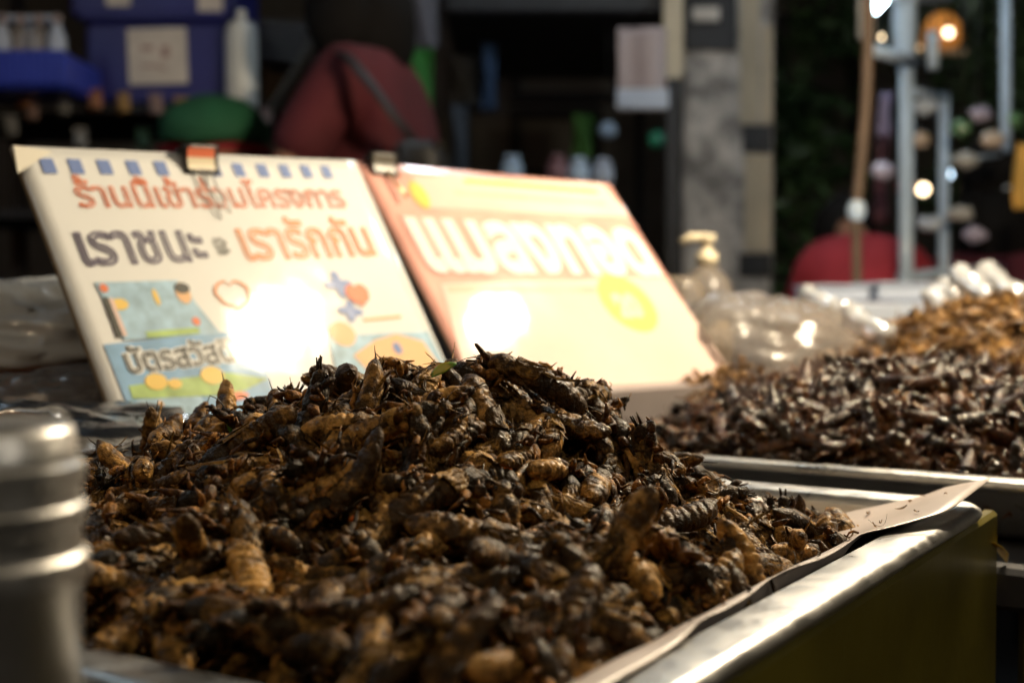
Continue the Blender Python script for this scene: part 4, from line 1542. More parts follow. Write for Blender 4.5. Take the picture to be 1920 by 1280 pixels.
def beetle(seed, lod=1.0, golden=False):
    rg_ = random.Random(seed)
    mb = MB()
    L_ = rg_.uniform(.010, .0125); w_ = rg_.uniform(.0038, .005)
    n_, m_ = int(9 * lod) + 5, int(8 * lod) + 5
    nf = 2.2
    t = MB(); t.ball((0, 0, 0), (L_, w_, w_ * .72), n_, m_, nz=.22, nf=nf, seed=seed)
    vs = []
    for v in t.v:
        v = Vector(v)
        v *= 1 + .05 * math.sin(v.x * 2200)
        v.z -= 9 * v.x * v.x
        vs.append(v)
    mb.add(vs, t.f)
    t = MB(); t.ball((L_ * .95, 0, -.0005), (.0036, .0034, .0028), n_ - 2, m_ - 3, nz=.2, seed=seed); mb.add(t.v, t.f)
    mb.cur = 1
    for sy in (-1, 1):
        for k in range(3):
            if rg_.random() < .2: continue
            a0 = Vector((L_ * (.55 - .45 * k), sy * w_ * .7, -.001))
            kn = a0 + Vector(((.002 - .004 * k), sy * rg_.uniform(.003, .006), rg_.uniform(-.001, .004)))
            ft = kn + Vector((-.004 * (k - .4), sy * rg_.uniform(-.001, .003), -rg_.uniform(.001, .005)))
            mb.tube([a0, (a0 + kn) / 2, kn, ft], [.0008, .0011, .0007, .0003], 5)
        # wing case
        lf = rg_.uniform(.1, .5)
        mb.sheet(lambda u, v: Vector((L_ * .5 - L_ * 1.6 * u, sy * math.sin(v * 1.3) * w_ * 1.1 * (1 - .5 * u * u), math.cos(v * 1.3) * w_ * (.85 + lf * u * u) + .0003 * math.sin(v * 12))), 7, 4)
    return mb


bvar = [beetle(40 + k).mesh('fried_beetle', [M_b1, M_b2]) for k in range(8)]
def tpl_of(mb):
    f = [list(x) for x in mb.f if len(x) == 4]; mi = [m for m, x in zip(mb.mi, mb.f) if len(x) == 4]
    return np.array([tuple(v) for v in mb.v]), np.array(f, dtype=np.int64), np.array(mi)
blow = [tpl_of(beetle(60 + k, .3)) for k in range(6)]


def heap2(a, b):
    r = math.hypot((a - .20) / .20, (b - .19) / .19)
    h = -.030 + .077 * max(0, 1 - r ** 2.0) ** .62 if r < 1 else -.03
    nf = smooth(a, .018, .035) * (1 - smooth(a, T2A - .05, T2A - .02)) * smooth(b, .018, .035) * (1 - smooth(b, T2B - .05, T2B - .015))
    h = max(h, -.03 + .030 * nf)
    return h + .006 * noise.noise(Vector((a * 25, b * 25, 7.1)))


def vis_generic(f, M, wa, wb, a, b, marg=60):
    P = M @ Vector((a, b, f(a, b) + .005))
    px, py = px_of(P)
    if not (-marg < px < 1920 + marg and py < 1300): return False
    E_ = M.inverted() @ Vector((0, 0, HZ)); Q = Vector((a, b, f(a, b) + .006))
    for k in range(1, 14):
        q = Q + (E_ - Q) * (k * .03)
        if 0 < q.x < wa and 0 < q.y < wb and q.z < f(q.x, q.y) - .002: return False
    return True


def fill(f, M, wa, wb, meshes, lows, mats, rmin, name, labelf, cat, group, heapname, heaplabel, size=1.0, seed=1, under_r=.009):
    rg = random.Random(seed)
    ins = lambda a, b: f(a, b) > -.027
    c = scatter(f, (.02, wa - .02, .02, wb - .02), rmin, 20000, rg, lambda a, b: ins(a, b) and vis_generic(f, M, wa, wb, a, b))
    print(name, 'in view', len(c))
    tp = c if len(c) <= 300 else rg.sample(c, 300)
    for p in tp:
        n = heap_n(f, p.x, p.y)
        Mx = M @ Matrix.Translation(p + n * rg.uniform(0, .005)) @ orient(n, rg, .45).to_4x4() @ Matrix.Scale(size * rg.uniform(.8, 1.15), 4)
        Mx = keep_in(Mx, M, wa, wb, .014, .033)
        o = bpy.data.objects.new(name, rg.choice(meshes)); COL.objects.link(o); o.matrix_world = Mx
        o['label'] = labelf(Mx.translation) + ', ' + pose(Mx); o['category'] = cat; o['group'] = group
    J = Joined()
    for p in scatter(f, (.02, wa - .02, .02, wb - .02), under_r, 20000, rg, ins) + [p for p in c if p not in tp]:
        n = heap_n(f, p.x, p.y)
        J.add(rg.choice(lows), keep_in(M @ Matrix.Translation(p - n * rg.uniform(.001, .007)) @ orient(n, rg, .6).to_4x4() @ Matrix.Scale(size * rg.uniform(.8, 1.1), 4), M, wa, wb, .013, .035))
    o = J.build(heapname, mats)
    tag(o, heaplabel, 'insect heap', kind='stuff')
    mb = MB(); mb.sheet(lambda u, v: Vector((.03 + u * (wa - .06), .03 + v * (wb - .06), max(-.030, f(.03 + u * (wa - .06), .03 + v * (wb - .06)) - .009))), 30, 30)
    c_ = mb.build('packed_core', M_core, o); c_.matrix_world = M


def lab2(P):
    px, py = px_of(P)
    if py < 745: return 'dark beetle on the crest of the second heap, ' + ('left part' if px < 1450 else 'middle' if px < 1680 else 'right part')
    if py > 850: return 'dark beetle at the rim of the second tray, ' + ('left part' if px < 1600 else 'right part')
    return 'dark beetle on the left half of the second heap' if px < 1560 else 'dark beetle on the right half of the second heap'
fill(heap2, M_t2, T2A, T2B, bvar, blow, [M_b1, M_b2], .0145, 'fried_beetle', lab2, 'fried insect', 'dark beetles heaped in the second tray', 'beetle_heap', 'mass of dark beetles inside the second heap', 1.25, 5)

gvar = [beetle(80 + k, 1.0).mesh('golden_insect', [M_g1, M_g1]) for k in range(6)]
glow_ = [tpl_of(beetle(90 + k, .3)) for k in range(4)]
def heap3(a, b):
    r = math.hypot((a - .17) / .24, (b - .16) / .26)
    h = -.030 + .122 * max(0, 1 - r ** 1.7) ** .9 if r < 1 else -.03
    return h + .006 * noise.noise(Vector((a * 25, b * 25, 4.1)))
def lab3(P):
    px, py = px_of(P)
    return 'golden insect near the crest of the back right heap' if py < 640 else 'golden insect low on the back right heap'
fill(heap3, M_t3, .40, .46, gvar, glow_, [M_g1, M_g1], .0165, 'golden_insect', lab3, 'fried insect', 'golden insects heaped in the back right tray', 'golden_heap', 'mass of golden brown insects inside the back right heap', 1.15, 6, .010)

# ------------------------------------------------------------------ posters
f_text = {}
def text_mesh(body, size, thick, depth=.00025, z=0.0):
    """Thai or Latin lettering as flat print: the outline strokes are thick enough to close the letters"""
    d = bpy.data.curves.new('print', 'FONT')
    d.body = body; d.size = size
    d.align_x = 'LEFT'
    d.fill_mode = 'NONE'
    d.bevel_depth = thick; d.bevel_resolution = 1
    d.resolution_u = 4
    o = bpy.data.objects.new('print', d); COL.objects.link(o)
    dg = bpy.context.evaluated_depsgraph_get()
    me = bpy.data.meshes.new_from_object(o.evaluated_get(dg))
    bpy.data.objects.remove(o)
    n = len(me.vertices)
    co = np.empty(n * 3); me.vertices.foreach_get('co', co); co = co.reshape(-1, 3)
    co[:, 2] = co[:, 2] / max(thick, 1e-6) * depth * .5 + z
    me.vertices.foreach_set('co', co.ravel()); me.update()
    return me, co


def put_text(name, body, x, y, w, h, m, parent, z=.0014, bold=.05, rot=0, label=None):
    """lettering fitted into the box of width w and height h with its lower left corner at x, y"""
    me, co = text_mesh(body, 1.0, bold, z=0)
    lo, hi = co.min(0), co.max(0)
    s = Vector((w / (hi[0] - lo[0]), h / (hi[1] - lo[1])))
    co2 = co.copy()
    co2[:, 0] = (co[:, 0] - lo[0]) * s.x
    co2[:, 1] = (co[:, 1] - lo[1]) * s.y
    me.vertices.foreach_set('co', co2.ravel()); me.update()
    me.materials.clear(); me.materials.append(m); me.name = name
    me.polygons.foreach_set('use_smooth', [True] * len(me.polygons))
    me.normals_split_custom_set_from_vertices([(0, 0, 1)] * len(me.vertices))
    o = link(name, me, parent)
    o.location = (x, y, z); o.rotation_euler = (0, 0, rot)
    if label: o['label'] = label
    return o


def lam(name, col, **k):
    """print under a glossy laminate"""
    m = mat(name, col, .55, coat=1.0, spec=.3, **k)
    nt_ = m.node_tree
    n3 = nt_.nodes.new('ShaderNodeTexNoise'); n3.inputs['Scale'].default_value = 22; n3.inputs['Detail'].default_value = 2
    tc3 = nt_.nodes.new('ShaderNodeTexCoord'); nt_.links.new(tc3.outputs['Object'], n3.inputs[0])
    b3 = nt_.nodes.new('ShaderNodeBump'); b3.inputs['Strength'].default_value = .5; b3.inputs['Distance'].default_value = .0012
    nt_.links.new(n3.outputs[0], b3.inputs['Height']); nt_.links.new(b3.outputs[0], nt_.nodes['Principled BSDF'].inputs['Coat Normal'])
    b = m.node_tree.nodes['Principled BSDF']
    b.inputs['Coat Roughness'].default_value = LAM_ROUGH
    return m


LAM_ROUGH = .085
M_cream = lam('white board', (.78, .79, .78), noise_amt=.03, noise_scale=9)
M_torange = lam('orange print', (.80, .19, .06))
M_tgrey = lam('slate print', (.13, .11, .17))
M_tsal = lam('salmon print', (.85, .36, .16))
M_tblack = lam('black print', (.05, .05, .04))
M_tblue = lam('blue print', (.22, .42, .66), noise_amt=.2, noise_scale=60)
M_tblue2 = lam('pale blue print', (.36, .55, .70), noise_amt=.25, noise_scale=90)
M_tick = lam('tick blue', (.16, .24, .52))
M_tgreen = lam('green print', (.38, .55, .16), noise_amt=.35, noise_scale=60)
M_tyel = lam('yellow print', (.88, .60, .12))
M_tora2 = lam('pale orange print', (.85, .50, .24))
M_tred_glare = lam('red poster', (.79, .40, .33), noise_amt=.2, noise_scale=14)  # red print paled, the lamp's glare mixed into its colour
M_tpink = lam('pink print', (.80, .50, .38), noise_amt=.2, noise_scale=14)
M_tpale = lam('pale print', (.79, .58, .51), noise_amt=.10, noise_scale=9)  # print colour; on the red poster it also stands in for glare
M_tyel2 = lam('lemon print', (.84, .74, .16))
M_edge = mat('board edge', (.30, .22, .13), .7)


def poster(P0, P1, P3, m, label):
    """upright board: P0 top left, P1 top right, P3 bottom left; local x to the right, y up, z out"""
    w = (P1 - P0).length; x = (P1 - P0) / w
    dn = P3 - P0; dn = dn - x * dn.dot(x); h = dn.length; y = -dn / h
    z = x.cross(y)
    M = Matrix((x, y, z)).transposed().to_4x4(); M.translation = P0 - y * h
    o = empty('poster', M=M, label=label, cat='poster')
    mb = MB()
    # slightly warped board with real thickness
    mb.sheet(lambda u, v: Vector((u * w, v * h, .0009 + .0003 * math.sin(u * 3.1) * math.sin(v * 2.6) + .00008 * math.sin(u * 17 + v * 5))), 24, 18)
    b = mb.build('board', [m, M_edge], o)
    solid(b, .0035, -1)
    sm = b.modifiers[0]; sm.material_offset_rim = 1; sm.material_offset = 1
    return o, w, h


hz3 = Vector((0, 0, HZ))
PA = [Vector(v) + hz3 for v in [(-.3128, .7891, .0959), (-.1272, 1.0203, .1123), (-.2271, .7335, -.0866)]]
pA, wA, hA = poster(PA[0], PA[1], PA[2], M_cream, 'white laminated poster with orange and slate lettering, left of the red poster')
# printed things: x,y measured from lower left, in metres; h = .21, w = .297


def patch(name, x0, y0, x1, y1, m, parent, z=.0016, t=.0002, n=1, wav=0):
    mb = MB(); mb.box(((x0 + x1) / 2, (y0 + y1) / 2, z), (x1 - x0, y1 - y0, t))
    return mb.build(name, m, parent, smooth=False)


def disc(name, x, y, rx, ry, m, parent, z=.0018, inner=0.0, fn=None, n=40):
    mb = MB(); vs = []; fs = []
    for k in range(n):
        a = 2 * math.pi * k / n
        r = fn(a) if fn else 1
        for q in (inner, 1.0):
            for zz_ in (0, .0002):
                vs.append((x + rx * r * q * math.cos(a), y + ry * r * q * math.sin(a), z + zz_))
    for k in range(n):
        i, j = k * 4, ((k + 1) % n) * 4
        fs += [(i + 1, i + 3, j + 3, j + 1), (i + 2, j + 2, j + 3, i + 3)]
    if inner == 0: pass
    mb.add(vs, fs)
    return mb.build(name, m, parent, smooth=False)


def homog(P, M, w, h):
    """photograph pixel -> local x,y on the poster plane"""
    def f(px, py):
        d = W(px, py, 1) - hz3
        n = M.to_3x3() @ Vector((0, 0, 1)); o = M.translation
        t = (o - hz3).dot(n) / d.dot(n)
        q = M.inverted() @ (hz3 + d * t)
        return q.x, q.y
    return f


LA = homog(None, pA.matrix_world, wA, hA)
def textpx(name, body, M_, parent, L, p_bl, p_br, p_tl, bold=.05, z=.0016, label=None):
    x0, y0 = L(*p_bl); x1, _ = L(*p_br); _, y1 = L(*p_tl)
    return put_text(name, body, x0, y0, x1 - x0, abs(y1 - y0), M_, parent, z, bold, label=label)
textpx('lettering', 'ร้านนี้เข้าร่วมโครงการ', M_torange, pA, LA, (148, 392), (652, 396), (128, 330), .020, label='first line of orange lettering')
textpx('lettering', 'เราชนะ', M_tgrey, pA, LA, (158, 502), (392, 490), (140, 436), .026, label='large slate lettering')
textpx('lettering', 'และ', M_tblack, pA, LA, (408, 480), (430, 476), (400, 448), .02)
textpx('lettering', 'เรารักกัน', M_tsal, pA, LA, (462, 492), (708, 486), (445, 408), .026, label='large salmon lettering')
# dashes along the top
for k, px in enumerate([88, 140, 194, 248, 300, 400, 445, 490, 532, 572, 610]):
    x, y = LA(px, 312 + (px - 88) * .022)
    s = .0048
    patch('blue_dash', x - s, y - .0062, x + s, y + .0050, M_tick, pA)
# blue card picture
def quad(name, pts, m, parent, L, z=.0016):
    q = [L(*p) for p in pts]; n = len(q)
    vs = [(x, y, z) for x, y in q] + [(x, y, z + .0002) for x, y in q]
    fs = [tuple(range(n, 2 * n))[::-1]] + [(i, (i + 1) % n, (i + 1) % n + n, i + n) for i in range(n)]
    mb = MB(); mb.add(vs, fs); return mb.build(name, m, parent, smooth=False)
quad('card_picture', [(175, 532), (330, 528), (412, 628), (230, 640)], M_tblue2, pA, LA)
quad('blue_field', [(192, 648), (440, 622), (500, 700), (520, 790), (250, 796)], M_tblue, pA, LA, .0015)
quad('pen', [(190, 560), (199, 560), (228, 632), (218, 636)], M_tblack, pA, LA, .0020)
quad('pen_shaft', [(200, 562), (208, 561), (236, 632), (228, 634)], M_tpale, pA, LA, .0020)
for (px, py, rx, ry, m) in [(222, 573, .006, .004, M_tyel), (192, 543, .003, .003, M_torange), (340, 552, .0055, .008, M_tora2), (365, 605, .003, .003, M_torange), (290, 560, .002, .006, M_tyel)]:
    x, y = LA(px, py); disc('printed_mark', x, y, rx, ry, m, pA, .0019)
x, y = LA(338, 543); disc('printed_hair', x, y, .006, .004, M_tblack, pA, .0021)
x, y = LA(322, 626); patch('printed_grass', x - .02, y - .0022, x + .02, y + .0022, M_tgreen, pA, .0020)
# hearts
heart = lambda a: .62 + .38 * (abs(math.cos(a)) ** .6) * (1 if math.sin(a) > 0 else .75) + (.25 if abs(a - 1.5 * math.pi) < .18 else 0) - (.12 if abs(a - .5 * math.pi) < .25 else 0)
x, y = LA(435, 553); disc('heart_outline', x, y, .0155, .0135, M_tsal, pA, .0018, inner=.84, fn=heart)
x, y = LA(668, 553); disc('heart', x, y, .012, .011, M_torange, pA, .0020, fn=heart)
x, y = LA(632, 535); disc('puzzle_piece', x, y, .013, .011, M_tick, pA, .0017, fn=lambda a: .75 + .3 * math.cos(4 * a))
x, y = LA(655, 585); disc('puzzle_piece', x, y, .012, .009, M_tick, pA, .0017, fn=lambda a: .75 + .25 * math.cos(4 * a + 1))
x, y = LA(715, 598); patch('printed_line', x - .02, y - .0012, x + .02, y + .0012, M_tora2, pA)
# lower right picture: hand over blue
quad('blue_field', [(612, 632), (800, 622), (850, 720), (640, 740)], M_tblue2, pA, LA, .0015)
quad('hand_picture', [(660, 668), (700, 640), (740, 628), (790, 642), (830, 700), (700, 712)], M_tora2, pA, LA, .0018)
x, y = LA(742, 655); disc('printed_mark', x, y, .004, .005, M_tick, pA, .0021)
x, y = LA(640, 628); disc('printed_mark', x, y, .012, .010, M_tora2, pA, .0017)
# lettering with a white rim
textpx('lettering_rim', 'บัตรสวัสดิการ', M_cream, pA, LA, (240, 706), (520, 690), (228, 650), .09, .0018)
textpx('lettering', 'บัตรสวัสดิการ', M_tblack, pA, LA, (240, 704), (520, 688), (228, 652), .022, .0022, label='black lettering with a white rim')
quad('green_field', [(238, 726), (420, 700), (500, 712), (440, 742), (246, 750)], M_tgreen, pA, LA, .0018)
for (px, py, r) in [(290, 718, .008), (395, 706, .009), (325, 722, .005)]:
    x, y = LA(px, py); disc('printed_roof', x, y, r, r * .7, M_tyel, pA, .0021)
for (px, py) in [(268, 768), (300, 764)]:
    x, y = LA(px, py); disc('printed_mark', x, y, .002, .004, M_tora2, pA, .0019)
x, y = LA(440, 745); disc('printed_mark', x, y, .010, .003, M_torange, pA, .0019)
quad('pale_blue_field', [(252, 752), (372, 742), (400, 790), (262, 796)], M_tblue2, pA, LA, .0017)
# shiny folded corner
quad('clear_corner', [(22, 277), (95, 288), (30, 330)], mat('clear tape', (.9, .86, .74), .22, coat=1), pA, LA, .0026)

PB = [Vector(v) * 1.13 + hz3 for v in [(-.1215, .972, .1067), (.0895, 1.168, .1071), (-.030, .872, -.0600)]]
pB, wB, hB = poster(PB[0], PB[1], PB[2], M_tred_glare, 'red laminated poster with big white lettering and a yellow 20 circle')
LB = homog(None, pB.matrix_world, wB, hB)
quad('glare_field', [(770, 332), (1125, 345), (1180, 410), (800, 392)], M_tpale, pB, LB, .0015)  # upper glare wash, put in as a flat pale colour
textpx('lettering_rim', 'แมลงทอด', M_tred_glare, pB, LB, (805, 518), (1230, 500), (760, 402), .10, .0018)
textpx('lettering', 'แมลงทอด', M_cream, pB, LB, (808, 514), (1226, 496), (765, 408), .045, .0022, label='big white lettering')
quad('glare_field', [(825, 535), (1243, 520), (1330, 640), (1378, 715), (880, 735)], M_tpale, pB, LB, .0015)  # lower part of the red board paled to imitate lamp glare
x, y = LB(785, 368); disc('printed_mark', x, y, .009, .016, M_tyel, pB, .0018)
x, y = LB(1175, 570); disc('yellow_circle', x, y, .035, .035, M_tyel2, pB, .0018)
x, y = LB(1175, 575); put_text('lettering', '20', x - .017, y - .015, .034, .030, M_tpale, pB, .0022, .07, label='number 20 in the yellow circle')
for q, (px, py, w_) in enumerate([(1000, 352, .09), (1000, 374, .10), (1000, 545, .10)]):
    x, y = LB(px, py); patch('printed_line', x - w_, y - .003, x + w_, y + .003, M_tpink if q else M_tyel2, pB, .0018)

# the pale wooden rest the red poster leans on and the lids below
def slab(name, pts, z0, z1, m, label, cat):
    n = len(pts)
    vs = [(x, y, z0) for x, y in pts] + [(x, y, z1) for x, y in pts]
    fs = [tuple(range(n))[::-1], tuple(range(n, 2 * n))] + [(i, (i + 1) % n, (i + 1) % n + n, i + n) for i in range(n)]
    mb = MB(); mb.add(vs, fs)
    return tag(mb.build(name, m, smooth=False), label, cat)
M_gbox = mat('grey box', (.30, .26, .25), .5, noise_amt=.15, noise_scale=8)
bl, br_ = pB.matrix_world @ Vector((0, 0, 0)), pB.matrix_world @ Vector((wB, 0, 0))
dirb = (br_ - bl); dirb.z = 0; dirb.normalize()
nrm = Vector((dirb.y, -dirb.x, 0))
q = [bl + dirb * -.10 + nrm * .06, bl + dirb * (wB + .02) + nrm * .06, bl + dirb * (wB + .02) - nrm * .14, bl - dirb * .10 - nrm * .14]
slab('grey_box', [(p.x, p.y) for p in q], TZ + .001, bl.z - .006, M_gbox, 'flat grey box the red poster stands on', 'box')
# prop block behind the white poster
al, ar = pA.matrix_world @ Vector((0, 0, 0)), pA.matrix_world @ Vector((wA, 0, 0))
zb = min(al.z, ar.z)
d_ = (ar - al); d_.z = 0; d_.normalize(); n_ = Vector((d_.y, -d_.x, 0))
q = [al + d_ * -.02 + n_ * .045, al + d_ * (wA * .55) + n_ * .045, al + d_ * (wA * .55) - n_ * .14, al - d_ * .02 - n_ * .14]
slab('steel_box', [(p.x, p.y) for p in q], TZ + .001, zb - .002, M_steel2, 'low steel box the white poster stands on', 'box')
# pale strip lying in front of the posters

# binder clips
def clip(px, py, P, M, L, wd, face, label, wire):
    x, y = L(px, py)
    o = empty('binder_clip', M=M @ Matrix.Translation((x, y, 0)), label=label, cat='binder clip')
    mb = MB()
    mb.sheet(lambda u, v: Vector(((u - .5) * wd, -.013 + v * .018, .0095 * (v ** 2) + .0022)), 4, 8)
    mb.sheet(lambda u, v: Vector(((u - .5) * wd, -.013 + v * .018, -.0095 * (v ** 2) - .0050)), 4, 8)
    mb.box((0, .0050, -.001), (wd, .0016, .021))
    solid(mb.build('jaw', M_black, o), .0006)
    mb = MB(); mb.sheet(lambda u, v: Vector(((u - .5) * wd * .78, -.010 + v * .013, .0095 * ((.15 + v * .75) ** 2) + .0031)), 3, 6)
    mb.build('label', face, o)
    mb = MB()
    h = .034
    q = [Vector((-wd * .2, -.012, .004)), Vector((-wd * .12, -.012 - h * .5, .006)), Vector((-wd * .05 + .004, -.012 - h, .007)), Vector((.003 + wd * .10, -.012 - h * 1.05, .007)), Vector((wd * .22, -.012 - h * .9, .007)), Vector((wd * .12, -.012 - h * .45, .006)), Vector((wd * .2, -.012, .004))]
    if wire:
        mb.tube(q, .0007, 6); mb.build('wire_handle', M_steel2, o)
    else:
        mb.tube([Vector((0, -.010, .004)), Vector((.004, -.044, .008))], .0016, 8); mb.build('wire_handle', mat('brass wire', (.8, .6, .35), .3, .8), o)
    return o
mcl = bpy.data.materials.new('clip label'); mcl.use_nodes = True
nt = mcl.node_tree; tcn = nt.nodes.new('ShaderNodeTexCoord'); sp_ = nt.nodes.new('ShaderNodeSeparateXYZ'); rp = nt.nodes.new('ShaderNodeValToRGB')
mrn = nt.nodes.new('ShaderNodeMapRange'); mrn.inputs[1].default_value = -.010; mrn.inputs[2].default_value = .003
nt.links.new(tcn.outputs['Object'], sp_.inputs[0]); nt.links.new(sp_.outputs['Y'], mrn.inputs[0]); nt.links.new(mrn.outputs[0], rp.inputs[0])
rp.color_ramp.interpolation = 'CONSTANT'; rp.color_ramp.elements[0].color = (.75, .65, .45, 1); rp.color_ramp.elements[1].color = (.75, .18, .08, 1); rp.color_ramp.elements[1].position = .6
nt.links.new(rp.outputs[0], nt.nodes['Principled BSDF'].inputs[0])
clip(366, 300, None, pA.matrix_world, LA, .030, mcl, 'black binder clip with an orange and cream face on the white poster', True)
clip(712, 312, None, pB.matrix_world, LB, .030, mat('dull clip', (.10, .09, .07), .35), 'dull grey binder clip at the left top corner of the red poster', False)

# ------------------------------------------------------------------ plastic bags and goods on the left
def crumple(name, c, r, m, label, cat='bag', seed=1, amp=.35, rz=0, sharp=1, n=60, parent=None):
    mb = MB(); vs = []; fs = []
    n_, m_ = n, n // 2
    for i in range(m_ + 1):
        th = math.pi * i / m_
        for j in range(n_):
            ph = 2 * math.pi * j / n_
            d = Vector((math.sin(th) * math.cos(ph), math.sin(th) * math.sin(ph), math.cos(th)))
            k = 1 + amp * noise.noise(d * 1.6 + Vector((seed, 0, 0))) + amp * .5 * (1 - abs(noise.noise(d * 4 + Vector((0, seed, 0)))) * 2) * .5 + amp * .25 * (1 - 2 * abs(noise.noise(d * 9 + Vector((0, 0, seed)))))
            z = d.z * r[2] * k
            vs.append((d.x * r[0] * k, d.y * r[1] * k, max(z, -r[2] * .75)))
    for i in range(m_):
        for j in range(n_):
            a, b = i * n_ + j, i * n_ + (j + 1) % n_
            fs.append((a, a + n_, b + n_, b))
    mb.add(vs, fs)
    o = mb.build(name, m, parent)
    if parent is None:
        o.location = c; o.rotation_euler = (0, 0, rz)
        tag(o, label, cat)
    return o


M_fried = mat('fried brown crust', (.46, .13, .03), .45, noise_amt=.5, noise_scale=50, bump=.8, bump_scale=120, coat=.3)
M_foil = mat('crumpled foil', (.62, .62, .64), .24, 1.0, bump=.4, bump_scale=80)
crumple('plastic_bag', W(20, 628, .92), (.11, .09, .034), M_milky, 'milky plastic bag at the left behind the white poster', seed=3, amp=.4)
crumple('fried_fish', W(55, 712, .92), (.10, .07, .026), M_fried, 'orange brown fried fish in the tray left of the white poster', 'fried fish', seed=8, amp=.5)
for q, (px, py, Y, r, m, l) in enumerate([(80, 775, .80, (.09, .06, .022), M_film, 'clear crumpled plastic bag below the fried fish'),
                                       (40, 830, .72, (.09, .05, .022), M_foil, 'crumpled foil packet beside the steel grinder'),
                                       (170, 800, .84, (.045, .06, .028), mat('dark jar', (.03, .03, .04), .15, coat=1), 'dark glossy packet against the edge of the white poster')]):
    crumple('plastic_bag' if q != 1 else 'foil_packet', W(px, py, Y), r, m, l, 'bag' if q != 1 else 'packet', seed=11 + q * 3, amp=.5)
c = W(60, 770, .90)
mb = MB(); mb.box((0, 0, 0), (.34, .26, .03), bev=.01)
o = tag(mb.build('goods_tray', mat('brown tray', (.12, .08, .06), .4), smooth=False), 'dark brown tray under the fried fish at the left', 'tray')
o.location = (c.x - .04, c.y + .06, TZ + .016)

# ------------------------------------------------------------------ goods between the heaps and the street
# clear bag over small orange insects behind the second tray
cb = W(1455, 655, 1.22)
bg_ = crumple('clear_bag', Vector((cb.x, 1.30, TZ + .058)), (.135, .10, .075), M_film, 'big clear plastic bag behind the second heap', seed=21, amp=.22, n=80)
M_or = mat('orange crisps', (.50, .20, .05), .5, noise_amt=.5, noise_scale=60)
rg = random.Random(77)
cv = Vector((W(1560, 625, 1.22).x, 1.22, TZ + .07))
tub = empty('plastic_tub', (cv.x, cv.y, TZ + .001), label='clear tub of orange fried snacks behind the second heap', cat='tub')
mb = MB(); mb.lathe((0, 0, 0), [(.05, 0), (.062, .062), (.066, .064), (.064, .067)], 28); mb.build('wall', M_film, tub)
mb = MB()
for k in range(260):
    a = rg.uniform(0, 6.28); r = .056 * math.sqrt(rg.random())
    mb.ball((r * math.cos(a), r * math.sin(a), .058 + rg.uniform(0, .018) * (1 - r / .06)), (rg.uniform(.003, .006), .003, .003), 6, 4, M=Euler((0, rg.uniform(-1, 1), rg.uniform(0, 3))).to_matrix())
tag(mb.build('snack_filling', M_or, tub), kind='stuff')
# a low heap of small brown crickets far behind
cv = W(1385, 672, 1.12)
sm = empty('snack_plate', (cv.x, cv.y, TZ + .001), label='plate of small brown insects between the red poster and the second heap', cat='plate')
mb = MB(); mb.lathe((0, 0, 0), [(.05, 0), (.085, .045), (.09, .046), (.088, .049)], 28); mb.build('dish', M_steel2, sm)
mb = MB()
for k in range(420):
    a = rg.uniform(0, 6.28); r = .082 * math.sqrt(rg.random())
    mb.ball((r * math.cos(a), r * math.sin(a), .045 + rg.uniform(.2, 1) * .042 * (1 - r / .085)), (rg.uniform(.004, .008), .003, .003), 6, 4, M=Euler((0, rg.uniform(-1, 1), rg.uniform(0, 3))).to_matrix())
tag(mb.build('snack_filling', M_g1, sm), kind='stuff')

# pump bottle
pb = W(1325, 560, 1.5)
bo = empty('pump_bottle', (pb.x, 1.5, TZ + .001), label='clear bottle with a cream pump standing in front of the concrete pole', cat='bottle')
zt_ = W(1325, 500, 1.5).z - TZ
mb = MB(); mb.lathe((0, 0, 0), [(.03, 0), (.034, .006), (.034, zt_ * .78), (.028, zt_ * .9), (.012, zt_)], 24); mb.build('body', M_film, bo)
mb = MB(); mb.lathe((0, 0, .004), [(.028, 0), (.031, .006), (.031, zt_ * .6), (.0, zt_ * .6)], 20); mb.build('liquid', mat('amber liquid', (.55, .38, .12), .2), bo)
M_crm = mat('cream plastic', (.75, .66, .48), .4)
mb = MB(); mb.lathe((0, 0, zt_ + .001), [(.013, 0), (.013, .014), (.006, .016), (.006, .026), (.010, .028), (.010, .036)], 16); mb.tube([(0, 0, zt_ + .033), (-.02, 0, zt_ + .034), (-.032, 0, zt_ + .028)], [.006, .005, .004], 8); mb.build('pump', M_crm, bo)
o = empty('squat_jar', (W(1268, 560, 1.42).x, 1.42, TZ + .001), label='squat clear jar of yellow sauce left of the pump bottle', cat='jar')
zt_ = W(1268, 520, 1.42).z - TZ
mb = MB(); mb.lathe((0, 0, 0), [(.032, 0), (.036, .006), (.036, zt_ * .9), (.03, zt_)], 24); mb.build('body', M_film, o)
mb = MB(); mb.lathe((0, 0, .004), [(.03, 0), (.033, .006), (.033, zt_ * .7), (0, zt_ * .7)], 20); mb.build('sauce', M_yel, o)

